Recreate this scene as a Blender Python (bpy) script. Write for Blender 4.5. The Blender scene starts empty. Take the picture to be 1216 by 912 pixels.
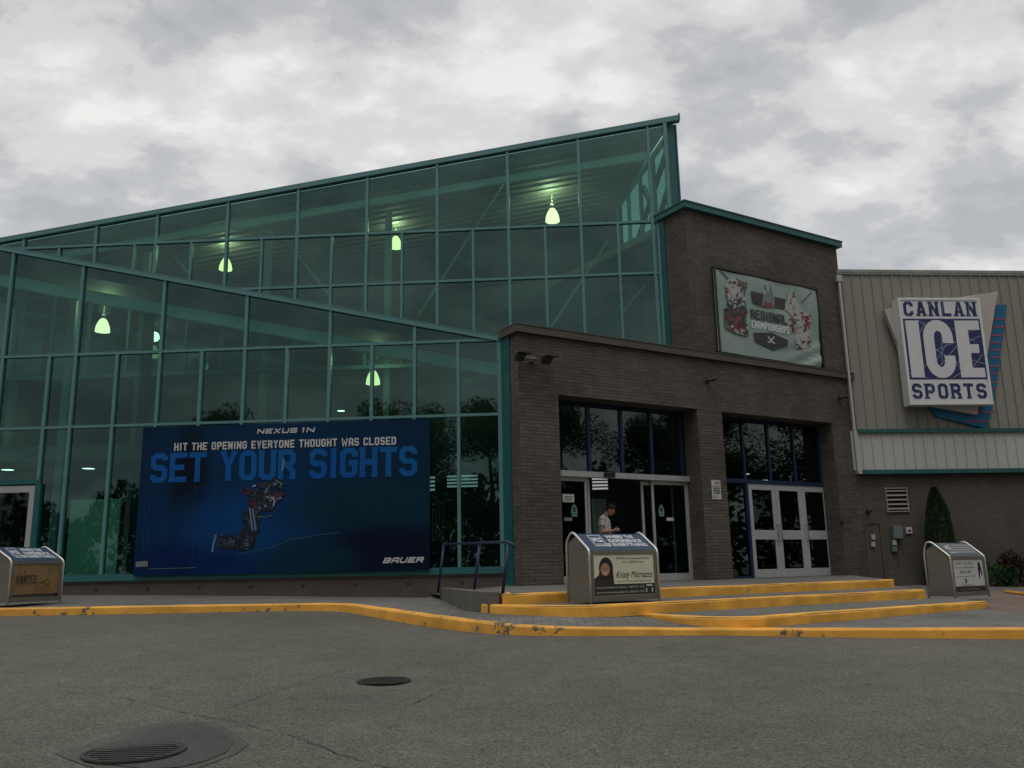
import bpy, bmesh, math, random
from mathutils import Vector, Matrix
from mathutils.geometry import delaunay_2d_cdt
random.seed(7)
R = math.radians
scene = bpy.context.scene
COL = scene.collection
EYE = 1.0                      # camera height above the datum (the lot falls away from the building)

# ------------------------------------------------------------------ camera
FPX, PITCH, ROLL = 1030.0, R(12.0), R(-1.157)
cam_data = bpy.data.cameras.new("camera")
cam_data.sensor_width = 36.0
cam_data.lens = 36.0 * FPX / 1216.0
cam_data.clip_end = 3000
cam = bpy.data.objects.new("camera", cam_data)
COL.objects.link(cam)
CAMROT = Matrix.Rotation(math.pi / 2 + PITCH, 3, 'X') @ Matrix.Rotation(ROLL, 3, 'Z')
cam.matrix_world = Matrix.Translation((0, 0, EYE)) @ CAMROT.to_4x4()
scene.camera = cam
CP = Vector((0, 0, EYE))

def ray(px, py):
    return CAMROT @ Vector((px - 608.0, -(py - 456.0), -FPX))

class Frame:
    """vertical plane: u runs to the right seen from the lot, d points out of the wall"""
    def __init__(s, o, phi):
        s.o = Vector((o[0], o[1], 0)); a = R(phi)
        s.u = Vector((math.sin(a), math.cos(a), 0)); s.n = Vector((math.cos(a), -math.sin(a), 0))
    def p(s, u, d, z):
        return s.o + s.u * u + s.n * d + Vector((0, 0, z))
    def uz(s, px, py, d=0.0):
        r = ray(px, py); t = ((s.o + s.n * d) - CP).dot(s.n) / r.dot(s.n)
        q = CP + r * t
        return (q - s.o).dot(s.u), q.z
    def hit(s, px, py, d=0.0):
        u, z = s.uz(px, py, d); return s.p(u, d, z)

def flat(px, py, zrel):
    r = ray(px, py); t = zrel / r.z
    return CP + r * t
def at_depth(px, py, y):
    r = ray(px, py); return CP + r * (y / r.y)

# ------------------------------------------------------------------ materials
MATS = {}
def nn(nt, t, **kw):
    n = nt.nodes.new(t)
    for k, v in kw.items():
        if k in n.inputs: n.inputs[k].default_value = v
        else: setattr(n, k, v)
    return n
def newmat(name):
    m = bpy.data.materials.new(name); m.use_nodes = True
    nt = m.node_tree; nt.nodes.clear()
    out = nt.nodes.new('ShaderNodeOutputMaterial')
    return m, nt, out
def pm(name, col, rough=.6, metal=0., var=.18, scale=3., bump=0., bscale=60., spec=.4, stretch=None):
    if name in MATS: return MATS[name]
    m, nt, out = newmat(name)
    L = nt.links.new
    b = nn(nt, 'ShaderNodeBsdfPrincipled', Roughness=rough, Metallic=metal)
    b.inputs['Specular IOR Level'].default_value = spec
    tc = nn(nt, 'ShaderNodeTexCoord')
    src = tc.outputs['Object']
    if stretch:
        mp = nn(nt, 'ShaderNodeMapping'); mp.inputs['Scale'].default_value = stretch
        L(src, mp.inputs['Vector']); src = mp.outputs[0]
    n1 = nn(nt, 'ShaderNodeTexNoise', Scale=scale, Detail=6., Roughness=.6)
    L(src, n1.inputs['Vector'])
    mr = nn(nt, 'ShaderNodeMapRange'); mr.inputs['From Min'].default_value = .3; mr.inputs['From Max'].default_value = .7
    mr.inputs['To Min'].default_value = 1 - var; mr.inputs['To Max'].default_value = 1 + var
    L(n1.outputs['Fac'], mr.inputs['Value'])
    mx = nn(nt, 'ShaderNodeVectorMath', operation='SCALE'); mx.inputs[0].default_value = col[:3]
    L(mr.outputs[0], mx.inputs['Scale']); L(mx.outputs[0], b.inputs['Base Color'])
    r2 = nn(nt, 'ShaderNodeMapRange'); r2.inputs['To Min'].default_value = max(0, rough - .08); r2.inputs['To Max'].default_value = min(1, rough + .1)
    L(n1.outputs['Fac'], r2.inputs['Value']); L(r2.outputs[0], b.inputs['Roughness'])
    if bump:
        n2 = nn(nt, 'ShaderNodeTexNoise', Scale=bscale, Detail=4.)
        L(src, n2.inputs['Vector'])
        bp = nn(nt, 'ShaderNodeBump', Strength=bump, Distance=.02)
        L(n2.outputs['Fac'], bp.inputs['Height']); L(bp.outputs[0], b.inputs['Normal'])
    L(b.outputs[0], out.inputs[0])
    MATS[name] = m
    return m
def emit(name, col, strength):
    if name in MATS: return MATS[name]
    m, nt, out = newmat(name)
    e = nn(nt, 'ShaderNodeEmission', Strength=strength); e.inputs['Color'].default_value = (*col, 1)
    nt.links.new(e.outputs[0], out.inputs[0]); MATS[name] = m
    return m
def glass(name, tint, refl, tintrefl=(.8, 1, .95), wav=.006):
    """thin tinted pane: Schlick reflection over a coloured transparent sheet"""
    m, nt, out = newmat(name); L = nt.links.new
    lw = nn(nt, 'ShaderNodeLayerWeight', Blend=.5)
    pw = nn(nt, 'ShaderNodeMath', operation='POWER'); pw.inputs[1].default_value = 5.
    L(lw.outputs['Facing'], pw.inputs[0])
    mr = nn(nt, 'ShaderNodeMapRange'); mr.inputs['To Min'].default_value = refl; mr.inputs['To Max'].default_value = .95
    L(pw.outputs[0], mr.inputs['Value'])
    tc = nn(nt, 'ShaderNodeTexCoord'); no = nn(nt, 'ShaderNodeTexNoise', Scale=.45, Detail=0.)
    L(tc.outputs['Object'], no.inputs['Vector'])
    bp = nn(nt, 'ShaderNodeBump', Strength=wav, Distance=1.0); L(no.outputs['Fac'], bp.inputs['Height'])
    g = nn(nt, 'ShaderNodeBsdfGlossy', Roughness=.015); g.inputs['Color'].default_value = (*tintrefl, 1)
    L(bp.outputs[0], g.inputs['Normal'])
    t = nn(nt, 'ShaderNodeBsdfTransparent'); t.inputs['Color'].default_value = (*tint, 1)
    mx = nn(nt, 'ShaderNodeMixShader'); L(mr.outputs[0], mx.inputs[0]); L(t.outputs[0], mx.inputs[1]); L(g.outputs[0], mx.inputs[2])
    L(mx.outputs[0], out.inputs[0]); MATS[name] = m
    return m

def brickmat(name, c1, c2, mortar, bw=.3, bh=.075, bump=.6):
    m, nt, out = newmat(name); L = nt.links.new
    b = nn(nt, 'ShaderNodeBsdfPrincipled', Roughness=.8); b.inputs['Specular IOR Level'].default_value = .25
    uv = nn(nt, 'ShaderNodeTexCoord')
    nz0 = nn(nt, 'ShaderNodeTexNoise', Scale=14., Detail=3.); L(uv.outputs['UV'], nz0.inputs['Vector'])
    wob = nn(nt, 'ShaderNodeVectorMath', operation='MULTIPLY_ADD'); wob.inputs[1].default_value = (.012, .012, 0)
    L(nz0.outputs['Color'], wob.inputs[0]); L(uv.outputs['UV'], wob.inputs[2])
    br = nn(nt, 'ShaderNodeTexBrick', Scale=1.)
    br.inputs['Color1'].default_value = (*c1, 1); br.inputs['Color2'].default_value = (*c2, 1); br.inputs['Mortar'].default_value = (*mortar, 1)
    br.inputs['Brick Width'].default_value = bw; br.inputs['Row Height'].default_value = bh
    br.inputs['Mortar Size'].default_value = .007; br.inputs['Mortar Smooth'].default_value = .4; br.inputs['Bias'].default_value = 0.
    L(wob.outputs[0], br.inputs['Vector'])
    # long horizontal streaks + blotches
    mp = nn(nt, 'ShaderNodeMapping'); mp.inputs['Scale'].default_value = (3.2, 10, 1); L(uv.outputs['UV'], mp.inputs['Vector'])
    n1 = nn(nt, 'ShaderNodeTexNoise', Scale=1.3, Detail=7., Roughness=.65); L(mp.outputs[0], n1.inputs['Vector'])
    n2 = nn(nt, 'ShaderNodeTexNoise', Scale=.7, Detail=4.); L(uv.outputs['UV'], n2.inputs['Vector'])
    a0_ = nn(nt, 'ShaderNodeMath', operation='ADD'); L(n1.outputs['Fac'], a0_.inputs[0]); L(n2.outputs['Fac'], a0_.inputs[1])
    mp3 = nn(nt, 'ShaderNodeMapping'); mp3.inputs['Scale'].default_value = (5, .35, 1); L(uv.outputs['UV'], mp3.inputs['Vector'])
    n3 = nn(nt, 'ShaderNodeTexNoise', Scale=1., Detail=5., Roughness=.7); L(mp3.outputs[0], n3.inputs['Vector'])
    s3 = nn(nt, 'ShaderNodeMath', operation='MULTIPLY_ADD'); s3.inputs[1].default_value = .5; s3.inputs[2].default_value = -.25; L(n3.outputs['Fac'], s3.inputs[0])
    a = nn(nt, 'ShaderNodeMath', operation='ADD'); L(a0_.outputs[0], a.inputs[0]); L(s3.outputs[0], a.inputs[1])
    mr = nn(nt, 'ShaderNodeMapRange'); mr.inputs['From Min'].default_value = .7; mr.inputs['From Max'].default_value = 1.3
    mr.inputs['To Min'].default_value = .72; mr.inputs['To Max'].default_value = 1.28; L(a.outputs[0], mr.inputs['Value'])
    sc = nn(nt, 'ShaderNodeVectorMath', operation='SCALE'); L(br.outputs['Color'], sc.inputs[0]); L(mr.outputs[0], sc.inputs['Scale'])
    L(sc.outputs[0], b.inputs['Base Color'])
    h = nn(nt, 'ShaderNodeMath', operation='MULTIPLY_ADD'); h.inputs[1].default_value = -1.; L(br.outputs['Fac'], h.inputs[0]); L(n1.outputs['Fac'], h.inputs[2])
    bp = nn(nt, 'ShaderNodeBump', Strength=bump, Distance=.012); L(h.outputs[0], bp.inputs['Height']); L(bp.outputs[0], b.inputs['Normal'])
    L(b.outputs[0], out.inputs[0]); MATS[name] = m
    return m

def yellowpaint(name, base, worn, amount):
    m, nt, out = newmat(name); L = nt.links.new
    b = nn(nt, 'ShaderNodeBsdfPrincipled', Roughness=.62); b.inputs['Specular IOR Level'].default_value = .35
    tc = nn(nt, 'ShaderNodeTexCoord'); P = tc.outputs['Object']
    n1 = nn(nt, 'ShaderNodeTexNoise', Scale=7., Detail=8., Roughness=.72); L(P, n1.inputs['Vector'])
    n2 = nn(nt, 'ShaderNodeTexNoise', Scale=.9, Detail=4.); L(P, n2.inputs['Vector'])
    ad = nn(nt, 'ShaderNodeMath', operation='MULTIPLY_ADD'); ad.inputs[1].default_value = .8; L(n2.outputs['Fac'], ad.inputs[0]); L(n1.outputs['Fac'], ad.inputs[2])
    cr = nn(nt, 'ShaderNodeMapRange'); cr.inputs['From Min'].default_value = 1.24 - amount; cr.inputs['From Max'].default_value = 1.27 - amount
    L(ad.outputs[0], cr.inputs['Value'])
    n3 = nn(nt, 'ShaderNodeTexNoise', Scale=2.5, Detail=6.); L(P, n3.inputs['Vector'])
    m1 = nn(nt, 'ShaderNodeMapRange'); m1.inputs['From Min'].default_value = .3; m1.inputs['From Max'].default_value = .7
    m1.inputs['To Min'].default_value = .72; m1.inputs['To Max'].default_value = 1.15; L(n3.outputs['Fac'], m1.inputs['Value'])
    sc = nn(nt, 'ShaderNodeVectorMath', operation='SCALE'); sc.inputs[0].default_value = base; L(m1.outputs[0], sc.inputs['Scale'])
    mx = nn(nt, 'ShaderNodeMix', data_type='RGBA'); L(cr.outputs[0], mx.inputs['Factor']); L(sc.outputs[0], mx.inputs['A']); mx.inputs['B'].default_value = (*worn, 1)
    L(mx.outputs['Result'], b.inputs['Base Color'])
    bp = nn(nt, 'ShaderNodeBump', Strength=.5, Distance=.01); L(n1.outputs['Fac'], bp.inputs['Height']); L(bp.outputs[0], b.inputs['Normal'])
    L(b.outputs[0], out.inputs[0]); MATS[name] = m
    return m

def asphalt(name, base, var=.25, speck=.5, warm=(1, 1, .93)):
    m, nt, out = newmat(name); L = nt.links.new
    b = nn(nt, 'ShaderNodeBsdfPrincipled', Roughness=.88); b.inputs['Specular IOR Level'].default_value = .25
    tc = nn(nt, 'ShaderNodeTexCoord'); P = tc.outputs['Object']
    big = nn(nt, 'ShaderNodeTexNoise', Scale=.35, Detail=6., Roughness=.6); L(P, big.inputs['Vector'])
    mid = nn(nt, 'ShaderNodeTexNoise', Scale=3.5, Detail=6., Roughness=.7); L(P, mid.inputs['Vector'])
    fine = nn(nt, 'ShaderNodeTexVoronoi', Scale=85.); L(P, fine.inputs['Vector'])
    fn = nn(nt, 'ShaderNodeTexNoise', Scale=58., Detail=3., Roughness=.7); L(P, fn.inputs['Vector'])
    v1 = nn(nt, 'ShaderNodeMapRange'); v1.inputs['From Min'].default_value = .3; v1.inputs['From Max'].default_value = .7
    v1.inputs['To Min'].default_value = 1 - var; v1.inputs['To Max'].default_value = 1 + var; L(big.outputs['Fac'], v1.inputs['Value'])
    v2 = nn(nt, 'ShaderNodeMapRange'); v2.inputs['From Min'].default_value = .3; v2.inputs['From Max'].default_value = .7
    v2.inputs['To Min'].default_value = .85; v2.inputs['To Max'].default_value = 1.15; L(mid.outputs['Fac'], v2.inputs['Value'])
    v3 = nn(nt, 'ShaderNodeMapRange'); v3.inputs['From Min'].default_value = .3; v3.inputs['From Max'].default_value = .72
    v3.inputs['To Min'].default_value = 1 - speck; v3.inputs['To Max'].default_value = 1 + speck; L(fn.outputs['Fac'], v3.inputs['Value'])
    v4 = nn(nt, 'ShaderNodeSeparateColor'); L(fine.outputs['Color'], v4.inputs[0])
    v5 = nn(nt, 'ShaderNodeMapRange'); v5.inputs['To Min'].default_value = 1 - speck * .55; v5.inputs['To Max'].default_value = 1 + speck * .55; L(v4.outputs[0], v5.inputs['Value'])
    q = v1.outputs[0]
    for o in (v2.outputs[0], v3.outputs[0], v5.outputs[0]):
        mu = nn(nt, 'ShaderNodeMath', operation='MULTIPLY'); L(q, mu.inputs[0]); L(o, mu.inputs[1]); q = mu.outputs[0]
    sc = nn(nt, 'ShaderNodeVectorMath', operation='SCALE'); sc.inputs[0].default_value = [base * w for w in warm]; L(q, sc.inputs['Scale'])
    L(sc.outputs[0], b.inputs['Base Color'])
    bp = nn(nt, 'ShaderNodeBump', Strength=.7, Distance=.006); L(fn.outputs['Fac'], bp.inputs['Height']); L(bp.outputs[0], b.inputs['Normal'])
    L(b.outputs[0], out.inputs[0]); MATS[name] = m
    return m

BRICK = brickmat('painted brick', (.112, .095, .080), (.084, .071, .060), (.070, .060, .051), bump=1.0)
BLOCK = brickmat('painted block', (.088, .074, .063), (.082, .069, .059), (.076, .064, .055), bw=.4, bh=.2, bump=.5)
COPE = pm('brown coping metal', (.080, .067, .056), .5, var=.12)
TEAL = pm('teal painted aluminium', (.026, .125, .130), .45, var=.1, scale=1.5)
TEALD = pm('dark teal cladding', (.012, .095, .100), .42, var=.12, scale=1.2)
TEALB = pm('teal band trim', (.02, .105, .10), .45)
NAVY = pm('navy painted steel', (.009, .022, .062), .4)
MULL = pm('grey teal mullion', (.095, .225, .23), .4, metal=.1, var=.08)
PLINTH = pm('brown plinth paint', (.085, .066, .056), .7, bump=.2, bscale=25)
YEL = yellowpaint('yellow step paint', (.84, .425, .065), (.30, .25, .16), .12)
YELK = yellowpaint('worn yellow kerb paint', (.78, .385, .06), (.13, .11, .08), .21)
CONC = asphalt('grey concrete', .130, .14, .25, (1, .97, .86))
PAVER = None
ASPH = asphalt('weathered asphalt', .103, .18, .55, (1, .975, .80))
PATCH = asphalt('patched asphalt', .080, .15, .3, (1, .98, .9))
TAR = pm('tar crack', (.028, .028, .024), .6, bump=.3)
IRON = pm("cast iron", (.036, .034, .031), .75, metal=.0, bump=.5, bscale=40)
SID = pm('taupe metal siding', (.245, .235, .20), .5, var=.06, scale=.6, stretch=(1, 1, .15))
SIDL = pm('pale metal siding', (.43, .43, .41), .5, var=.06, scale=.6, stretch=(1, 1, .15))
ALU = pm('brushed aluminium', (.45, .45, .44), .38, metal=.35, var=.08)
ALUW = pm('pale grey door paint', (.36, .365, .37), .45, var=.06)
STEEL = pm('stainless sheet', (.175, .162, .130), .5, metal=.3, var=.14, scale=1.2, stretch=(.5, 1, 3))
TUBE = pm('steel tube', (.62, .61, .58), .3, metal=.6, var=.05)
DARK = pm('dark interior', (.03, .03, .03), .8)
BLACK = pm('black plastic', (.012, .012, .013), .45)
WHITE = pm('white print', (.72, .72, .70), .6, var=.04)
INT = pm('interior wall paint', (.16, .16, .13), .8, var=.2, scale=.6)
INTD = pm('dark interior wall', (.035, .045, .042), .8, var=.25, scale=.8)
CEIL = pm('corrugated ceiling', (.11, .105, .09), .7, var=.15, scale=.5)
FLOORI = pm('interior floor', (.06, .055, .05), .5)
BEAM = pm('pale steel beam', (.62, .72, .66), .55, var=.08)
GL = glass('green tinted glass', (.50, .735, .70), .070, (.70, .96, .95))
GLU = glass('clerestory green glass', (.58, .81, .765), .080, (.70, .96, .93))
GLE = glass('entrance glass', (.42, .58, .54), .085, (.85, .95, .9))
GLD = glass('door glass', (.50, .60, .55), .030)

BEAMD = pm('grey steel column', (.26, .31, .28), .6, var=.08)
# ------------------------------------------------------------------ mesh builder
class MB:
    def __init__(s): s.v = []; s.f = []; s.m = []; s.mats = []
    def mi(s, m):
        if m is None: return 0
        if m not in s.mats: s.mats.append(m)
        return s.mats.index(m)
    def faces(s, vs, fs, m=None):
        k = len(s.v); s.v += [Vector(q) for q in vs]; i = s.mi(m)
        for f in fs: s.f.append([k + a for a in f]); s.m.append(i)
        return s
    def hexa(s, q, m=None):      # 4 bottom + 4 top
        return s.faces(q, [(3, 2, 1, 0), (4, 5, 6, 7), (0, 1, 5, 4), (1, 2, 6, 5), (2, 3, 7, 6), (3, 0, 4, 7)], m)
    def box(s, F, u0, u1, d0, d1, z0, z1, m=None):
        return s.hexa([F.p(u0, d1, z0), F.p(u1, d1, z0), F.p(u1, d0, z0), F.p(u0, d0, z0),
                       F.p(u0, d1, z1), F.p(u1, d1, z1), F.p(u1, d0, z1), F.p(u0, d0, z1)], m)
    def prism(s, F, pts, d0, d1, m=None):    # polygon in (u,z), counter-clockwise seen from outside
        n = len(pts)
        vs = [F.p(u, d1, z) for u, z in pts] + [F.p(u, d0, z) for u, z in pts]
        fs = [tuple(range(n)), tuple(range(2 * n - 1, n - 1, -1))]
        fs += [(i, i + n, (i + 1) % n + n, (i + 1) % n) for i in range(n)]
        return s.faces(vs, fs, m)
    def sheet(s, F, pts, d, m=None):
        return s.faces([F.p(u, d, z) for u, z in pts], [tuple(range(len(pts)))], m)
    def bar(s, a, b, w, h, up=Vector((0, 0, 1)), m=None):
        a = Vector(a); b = Vector(b); t = (b - a).normalized(); x = t.cross(up).normalized(); y = x.cross(t)
        x *= w / 2; y *= h / 2
        return s.hexa([a - x - y, b - x - y, b + x - y, a + x - y, a - x + y, b - x + y, b + x + y, a + x + y], m)
    def tube(s, pts, r, n=10, m=None, closed=False, caps=True):
        pts = [Vector(p) for p in pts]; N = len(pts); rr = r if isinstance(r, (list, tuple)) else [r] * N
        rings = []; prev = None
        for i, p in enumerate(pts):
            if i == 0: t = pts[1] - p
            elif i == N - 1: t = p - pts[i - 1]
            else: t = (pts[i + 1] - p).normalized() + (p - pts[i - 1]).normalized()
            t.normalize()
            if prev is None:
                a = Vector((0, 0, 1)) if abs(t.z) < .9 else Vector((1, 0, 0)); x = t.cross(a).normalized()
            else: x = (prev - t * prev.dot(t)).normalized()
            prev = x; y = t.cross(x)
            rings.append([p + (x * math.cos(2 * math.pi * k / n) + y * math.sin(2 * math.pi * k / n)) * rr[i] for k in range(n)])
        vs = [q for rg in rings for q in rg]; fs = []
        for i in range(N - 1):
            for k in range(n): fs.append((i * n + k, i * n + (k + 1) % n, (i + 1) * n + (k + 1) % n, (i + 1) * n + k))
        if caps: fs += [tuple(range(n - 1, -1, -1)), tuple((N - 1) * n + k for k in range(n))]
        return s.faces(vs, fs, m)
    def lathe(s, c, prof, n=24, m=None):      # prof [(r,z)]
        c = Vector(c); vs = []; fs = []
        for r, z in prof:
            vs += [c + Vector((r * math.cos(2 * math.pi * k / n), r * math.sin(2 * math.pi * k / n), z)) for k in range(n)]
        for i in range(len(prof) - 1):
            for k in range(n): fs.append((i * n + k, i * n + (k + 1) % n, (i + 1) * n + (k + 1) % n, (i + 1) * n + k))
        return s.faces(vs, fs, m)
    def ball(s, c, r, m=None, nu=12, nv=8):
        c = Vector(c); r = Vector(r) if not isinstance(r, (int, float)) else Vector((r, r, r)); vs = []; fs = []
        for i in range(nv + 1):
            a = math.pi * i / nv - math.pi / 2
            for k in range(nu):
                b = 2 * math.pi * k / nu
                vs.append(c + Vector((r.x * math.cos(a) * math.cos(b), r.y * math.cos(a) * math.sin(b), r.z * math.sin(a))))
        for i in range(nv):
            for k in range(nu): fs.append((i * nu + k, i * nu + (k + 1) % nu, (i + 1) * nu + (k + 1) % nu, (i + 1) * nu + k))
        return s.faces(vs, fs, m)
    def build(s, name, mat=None, parent=None, smooth=False, bevel=0., org=None):
        me = bpy.data.meshes.new(name)
        off = Vector(org) if org is not None else (parent['_o'] if parent is not None and '_o' in parent else Vector((0, 0, 0)))
        off = Vector(off)
        me.from_pydata([tuple(q - off) for q in s.v], [], s.f)
        mats = s.mats if s.mats else [mat]
        for m in mats: me.materials.append(m)
        if s.mats:
            for p, i in zip(me.polygons, s.m): p.material_index = i
        me.update()
        uvl = me.uv_layers.new(name='UVMap')
        for p in me.polygons:
            nrm = p.normal
            if abs(nrm.z) > .7:
                for li in p.loop_indices:
                    c = me.vertices[me.loops[li].vertex_index].co + off; uvl.data[li].uv = (c.x, c.y)
            else:
                t = Vector((-nrm.y, nrm.x, 0)).normalized()
                for li in p.loop_indices:
                    c = me.vertices[me.loops[li].vertex_index].co + off; uvl.data[li].uv = (c.dot(t), c.z)
        if smooth:
            for p in me.polygons: p.use_smooth = True
        o = bpy.data.objects.new(name, me); COL.objects.link(o)
        if parent is not None:
            o.parent = parent; o['_o'] = off[:]
        else:
            o.location = off; o['_o'] = off[:]
        if bevel:
            b = o.modifiers.new('bevel', 'BEVEL'); b.width = bevel; b.segments = 2; b.limit_method = 'ANGLE'; b.angle_limit = R(40)
        return o

def tag(o, label=None, cat=None, group=None, kind=None):
    if label: o['label'] = label
    if cat: o['category'] = cat
    if group: o['group'] = group
    if kind: o['kind'] = kind
    return o
def empty(name, loc=(0, 0, 0), label=None, cat=None, group=None, rz=0.):
    o = bpy.data.objects.new(name, None); COL.objects.link(o); o.location = loc; o.rotation_euler = (0, 0, rz)
    o.empty_display_size = .2
    o['_o'] = (0., 0., 0.) if rz or True and False else tuple(loc)
    tag(o, label, cat, group); return o
def lempty(name, loc, rz, label, cat, group=None):       # thing modelled in its own local space
    o = empty(name, loc, label, cat, group); o.rotation_euler = (0, 0, rz); o['_o'] = (0., 0., 0.)
    return o
def struct(o): o['kind'] = 'structure'; return o

# ------------------------------------------------------------------ block lettering
def miter(pts, t):
    L_, R_ = [], []; n = len(pts)
    for i, p in enumerate(pts):
        p = Vector(p)
        d1 = (p - Vector(pts[i - 1])).normalized() if i > 0 else None
        d2 = (Vector(pts[i + 1]) - p).normalized() if i < n - 1 else None
        if d1 is None: d1 = d2
        if d2 is None: d2 = d1
        n1 = Vector((-d1.y, d1.x)); n2 = Vector((-d2.y, d2.x)); mm = (n1 + n2)
        if mm.length < .2: mm = n1
        mm.normalize(); k = (t / 2) / max(.45, mm.dot(n1))
        L_.append(p + mm * k); R_.append(p - mm * k)
    return L_, R_
def glyph(ch, W, H, t, c, slab=0):
    if slab and ch == 'A': return [[(t * .5, 0), (W * .5 - t * .22, H - t / 2), (W * .5 + t * .22, H - t / 2), (W - t * .5, 0)], [(W * .25, H * .30), (W * .75, H * .30)]]
    l, r, b, T, m = t / 2, W - t / 2, t / 2, H - t / 2, H / 2; g = t * .7; x = W / 2
    D = {
     'A': [[(l, 0), (l, T - c), (l + c, T), (r - c, T), (r, T - c), (r, 0)], [(l, m * .85), (r, m * .85)]],
     'B': [[(l, b), (r - c, b), (r, b + c), (r, m - c), (r - c, m), (l, m)], [(r - c, m), (r, m + c), (r, T - c), (r - c, T), (l, T)], [(l, 0), (l, H)]],
     'C': [[(r, T - c - g), (r, T - c), (r - c, T), (l + c, T), (l, T - c), (l, b + c), (l + c, b), (r - c, b), (r, b + c), (r, b + c + g)]],
     'D': [[(l, b), (r - c, b), (r, b + c), (r, T - c), (r - c, T), (l, T)], [(l, 0), (l, H)]],
     'E': [[(W, b), (l, b)], [(W, T), (l, T)], [(W * .85, m), (l, m)], [(l, 0), (l, H)]],
     'F': [[(W, T), (l, T)], [(W * .85, m), (l, m)], [(l, 0), (l, H)]],
     'G': [[(r, T - c - g), (r, T - c), (r - c, T), (l + c, T), (l, T - c), (l, b + c), (l + c, b), (r - c, b), (r, b + c), (r, m), (x, m)]],
     'H': [[(l, 0), (l, H)], [(r, 0), (r, H)], [(l, m), (r, m)]],
     'I': [[(x, 0), (x, H)]],
     'K': [[(l, 0), (l, H)], [(r, H), (l, m * .9)], [(l + .2 * t, m), (r, 0)]],
     'L': [[(W, b), (l, b)], [(l, 0), (l, H)]],
     'M': [[(l, 0), (l, H)], [(r, 0), (r, H)], [(l, T), (x, m * .8), (r, T)]],
     'N': [[(l, 0), (l, H)], [(r, 0), (r, H)], [(l, H - t * .4), (r, t * .4)]],
     'O': [[(x, b), (l + c, b), (l, b + c), (l, T - c), (l + c, T), (r - c, T), (r, T - c), (r, b + c), (r - c, b), (x, b)]],
     'P': [[(l, m * .9), (r - c, m * .9), (r, m * .9 + c), (r, T - c), (r - c, T), (l, T)], [(l, 0), (l, H)]],
     'R': [[(l, m), (r - c, m), (r, m + c), (r, T - c), (r - c, T), (l, T)], [(l, 0), (l, H)], [(x * .9, m), (r, m * .55), (r, 0)]],
     'S': [[(l, b + c + g * .6), (l, b + c), (l + c, b), (r - c, b), (r, b + c), (r, m - c), (r - c, m), (l + c, m), (l, m + c), (l, T - c), (l + c, T), (r - c, T), (r, T - c), (r, T - c - g * .6)]],
     'T': [[(x, 0), (x, H)], [(0, T), (W, T)]],
     'U': [[(l, H), (l, b + c), (l + c, b), (r - c, b), (r, b + c), (r, H)]],
     'V': [[(l, H), (x, t * .2), (r, H)]],
     'W': [[(l, H), (W * .27, t * .2), (x, m * 1.2), (W * .73, t * .2), (r, H)]],
     'X': [[(l, 0), (r, H)], [(l, H), (r, 0)]],
     'Y': [[(l, H), (x, m), (r, H)], [(x, 0), (x, m)]],
     'Z': [[(0, T), (r, T), (l, b), (W, b)]],
     '0': [[(x, b), (l + c, b), (l, b + c), (l, T - c), (l + c, T), (r - c, T), (r, T - c), (r, b + c), (r - c, b), (x, b)]],
     '1': [[(x, 0), (x, H)], [(l, T), (x, T)]],
     '-': [[(l, m), (r, m)]],
    }
    return D.get(ch, [])
def widths(ch, W):
    return {'I': .5 * W, ' ': .55 * W, 'W': 1.35 * W, 'M': 1.25 * W, '1': .6 * W}.get(ch, W)
def letter(mb, F, s, u0, u1, z0, z1, d, mat, ts=.26, slab=0., slant=0., gap=.16, chm=.5, th=0.002):
    """block letters fitted into [u0,u1]x[z0,z1] of a plane"""
    H = z1 - z0; W = 1.0
    tot = sum(widths(c, 1) for c in s) + gap * (len(s) - 1)
    W = (u1 - u0) / tot; t = min(ts * H, W * .31); x = u0; k = 0
    for ch in s:
        w = widths(ch, W)
        if ch == 'I': w = max(w, t)
        for pl in glyph(ch, w, H, t, chm * t, slab > .2):
            a, b = miter(pl, t)
            n = len(pl); dd = d + th + .0006 * (k % 4); k += 1
            def P(q):
                return (x + q.x + slant * q.y, z0 + q.y)
            for i in range(n - 1):
                mb.sheet(F, [P(b[i]), P(b[i + 1]), P(a[i + 1]), P(a[i])], dd, mat)
            if slab:
                for e in (pl[0], pl[-1]):
                    if e[1] in (0, H) and ch != 'L':
                        zz = 0 if e[1] == 0 else H - t * .55
                        q = [(e[0] - t * (.5 + slab), zz), (e[0] + t * (.5 + slab), zz), (e[0] + t * (.5 + slab), zz + t * .55), (e[0] - t * (.5 + slab), zz + t * .55)]
                        mb.sheet(F, [P(Vector(j)) for j in q], dd + .0008, mat)
        x += w + gap * W
def text_mesh(mb, F, s, u0, u1, z0, h, d, mat, shear=0., off=0.0):
    """small print from the built-in font, scaled to the width"""
    cu = bpy.data.curves.new('print', 'FONT'); cu.body = s; cu.size = 1; cu.shear = shear; cu.offset = off; cu.resolution_u = 2
    ob = bpy.data.objects.new('print', cu); COL.objects.link(ob)
    dg = bpy.context.evaluated_depsgraph_get(); me = ob.evaluated_get(dg).to_mesh()
    if me and len(me.vertices):
        xs = [v.co.x for v in me.vertices]; a, b_ = min(xs), max(xs); k = (u1 - u0) / (b_ - a)
        vs = [F.p(u0 + (v.co.x - a) * k, d, z0 + v.co.y * h / .72) for v in me.vertices]
        mb.faces(vs, [tuple(p.vertices) for p in me.polygons], mat)
    ob.evaluated_get(dg).to_mesh_clear()
    bpy.data.objects.remove(ob); bpy.data.curves.remove(cu)
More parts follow.
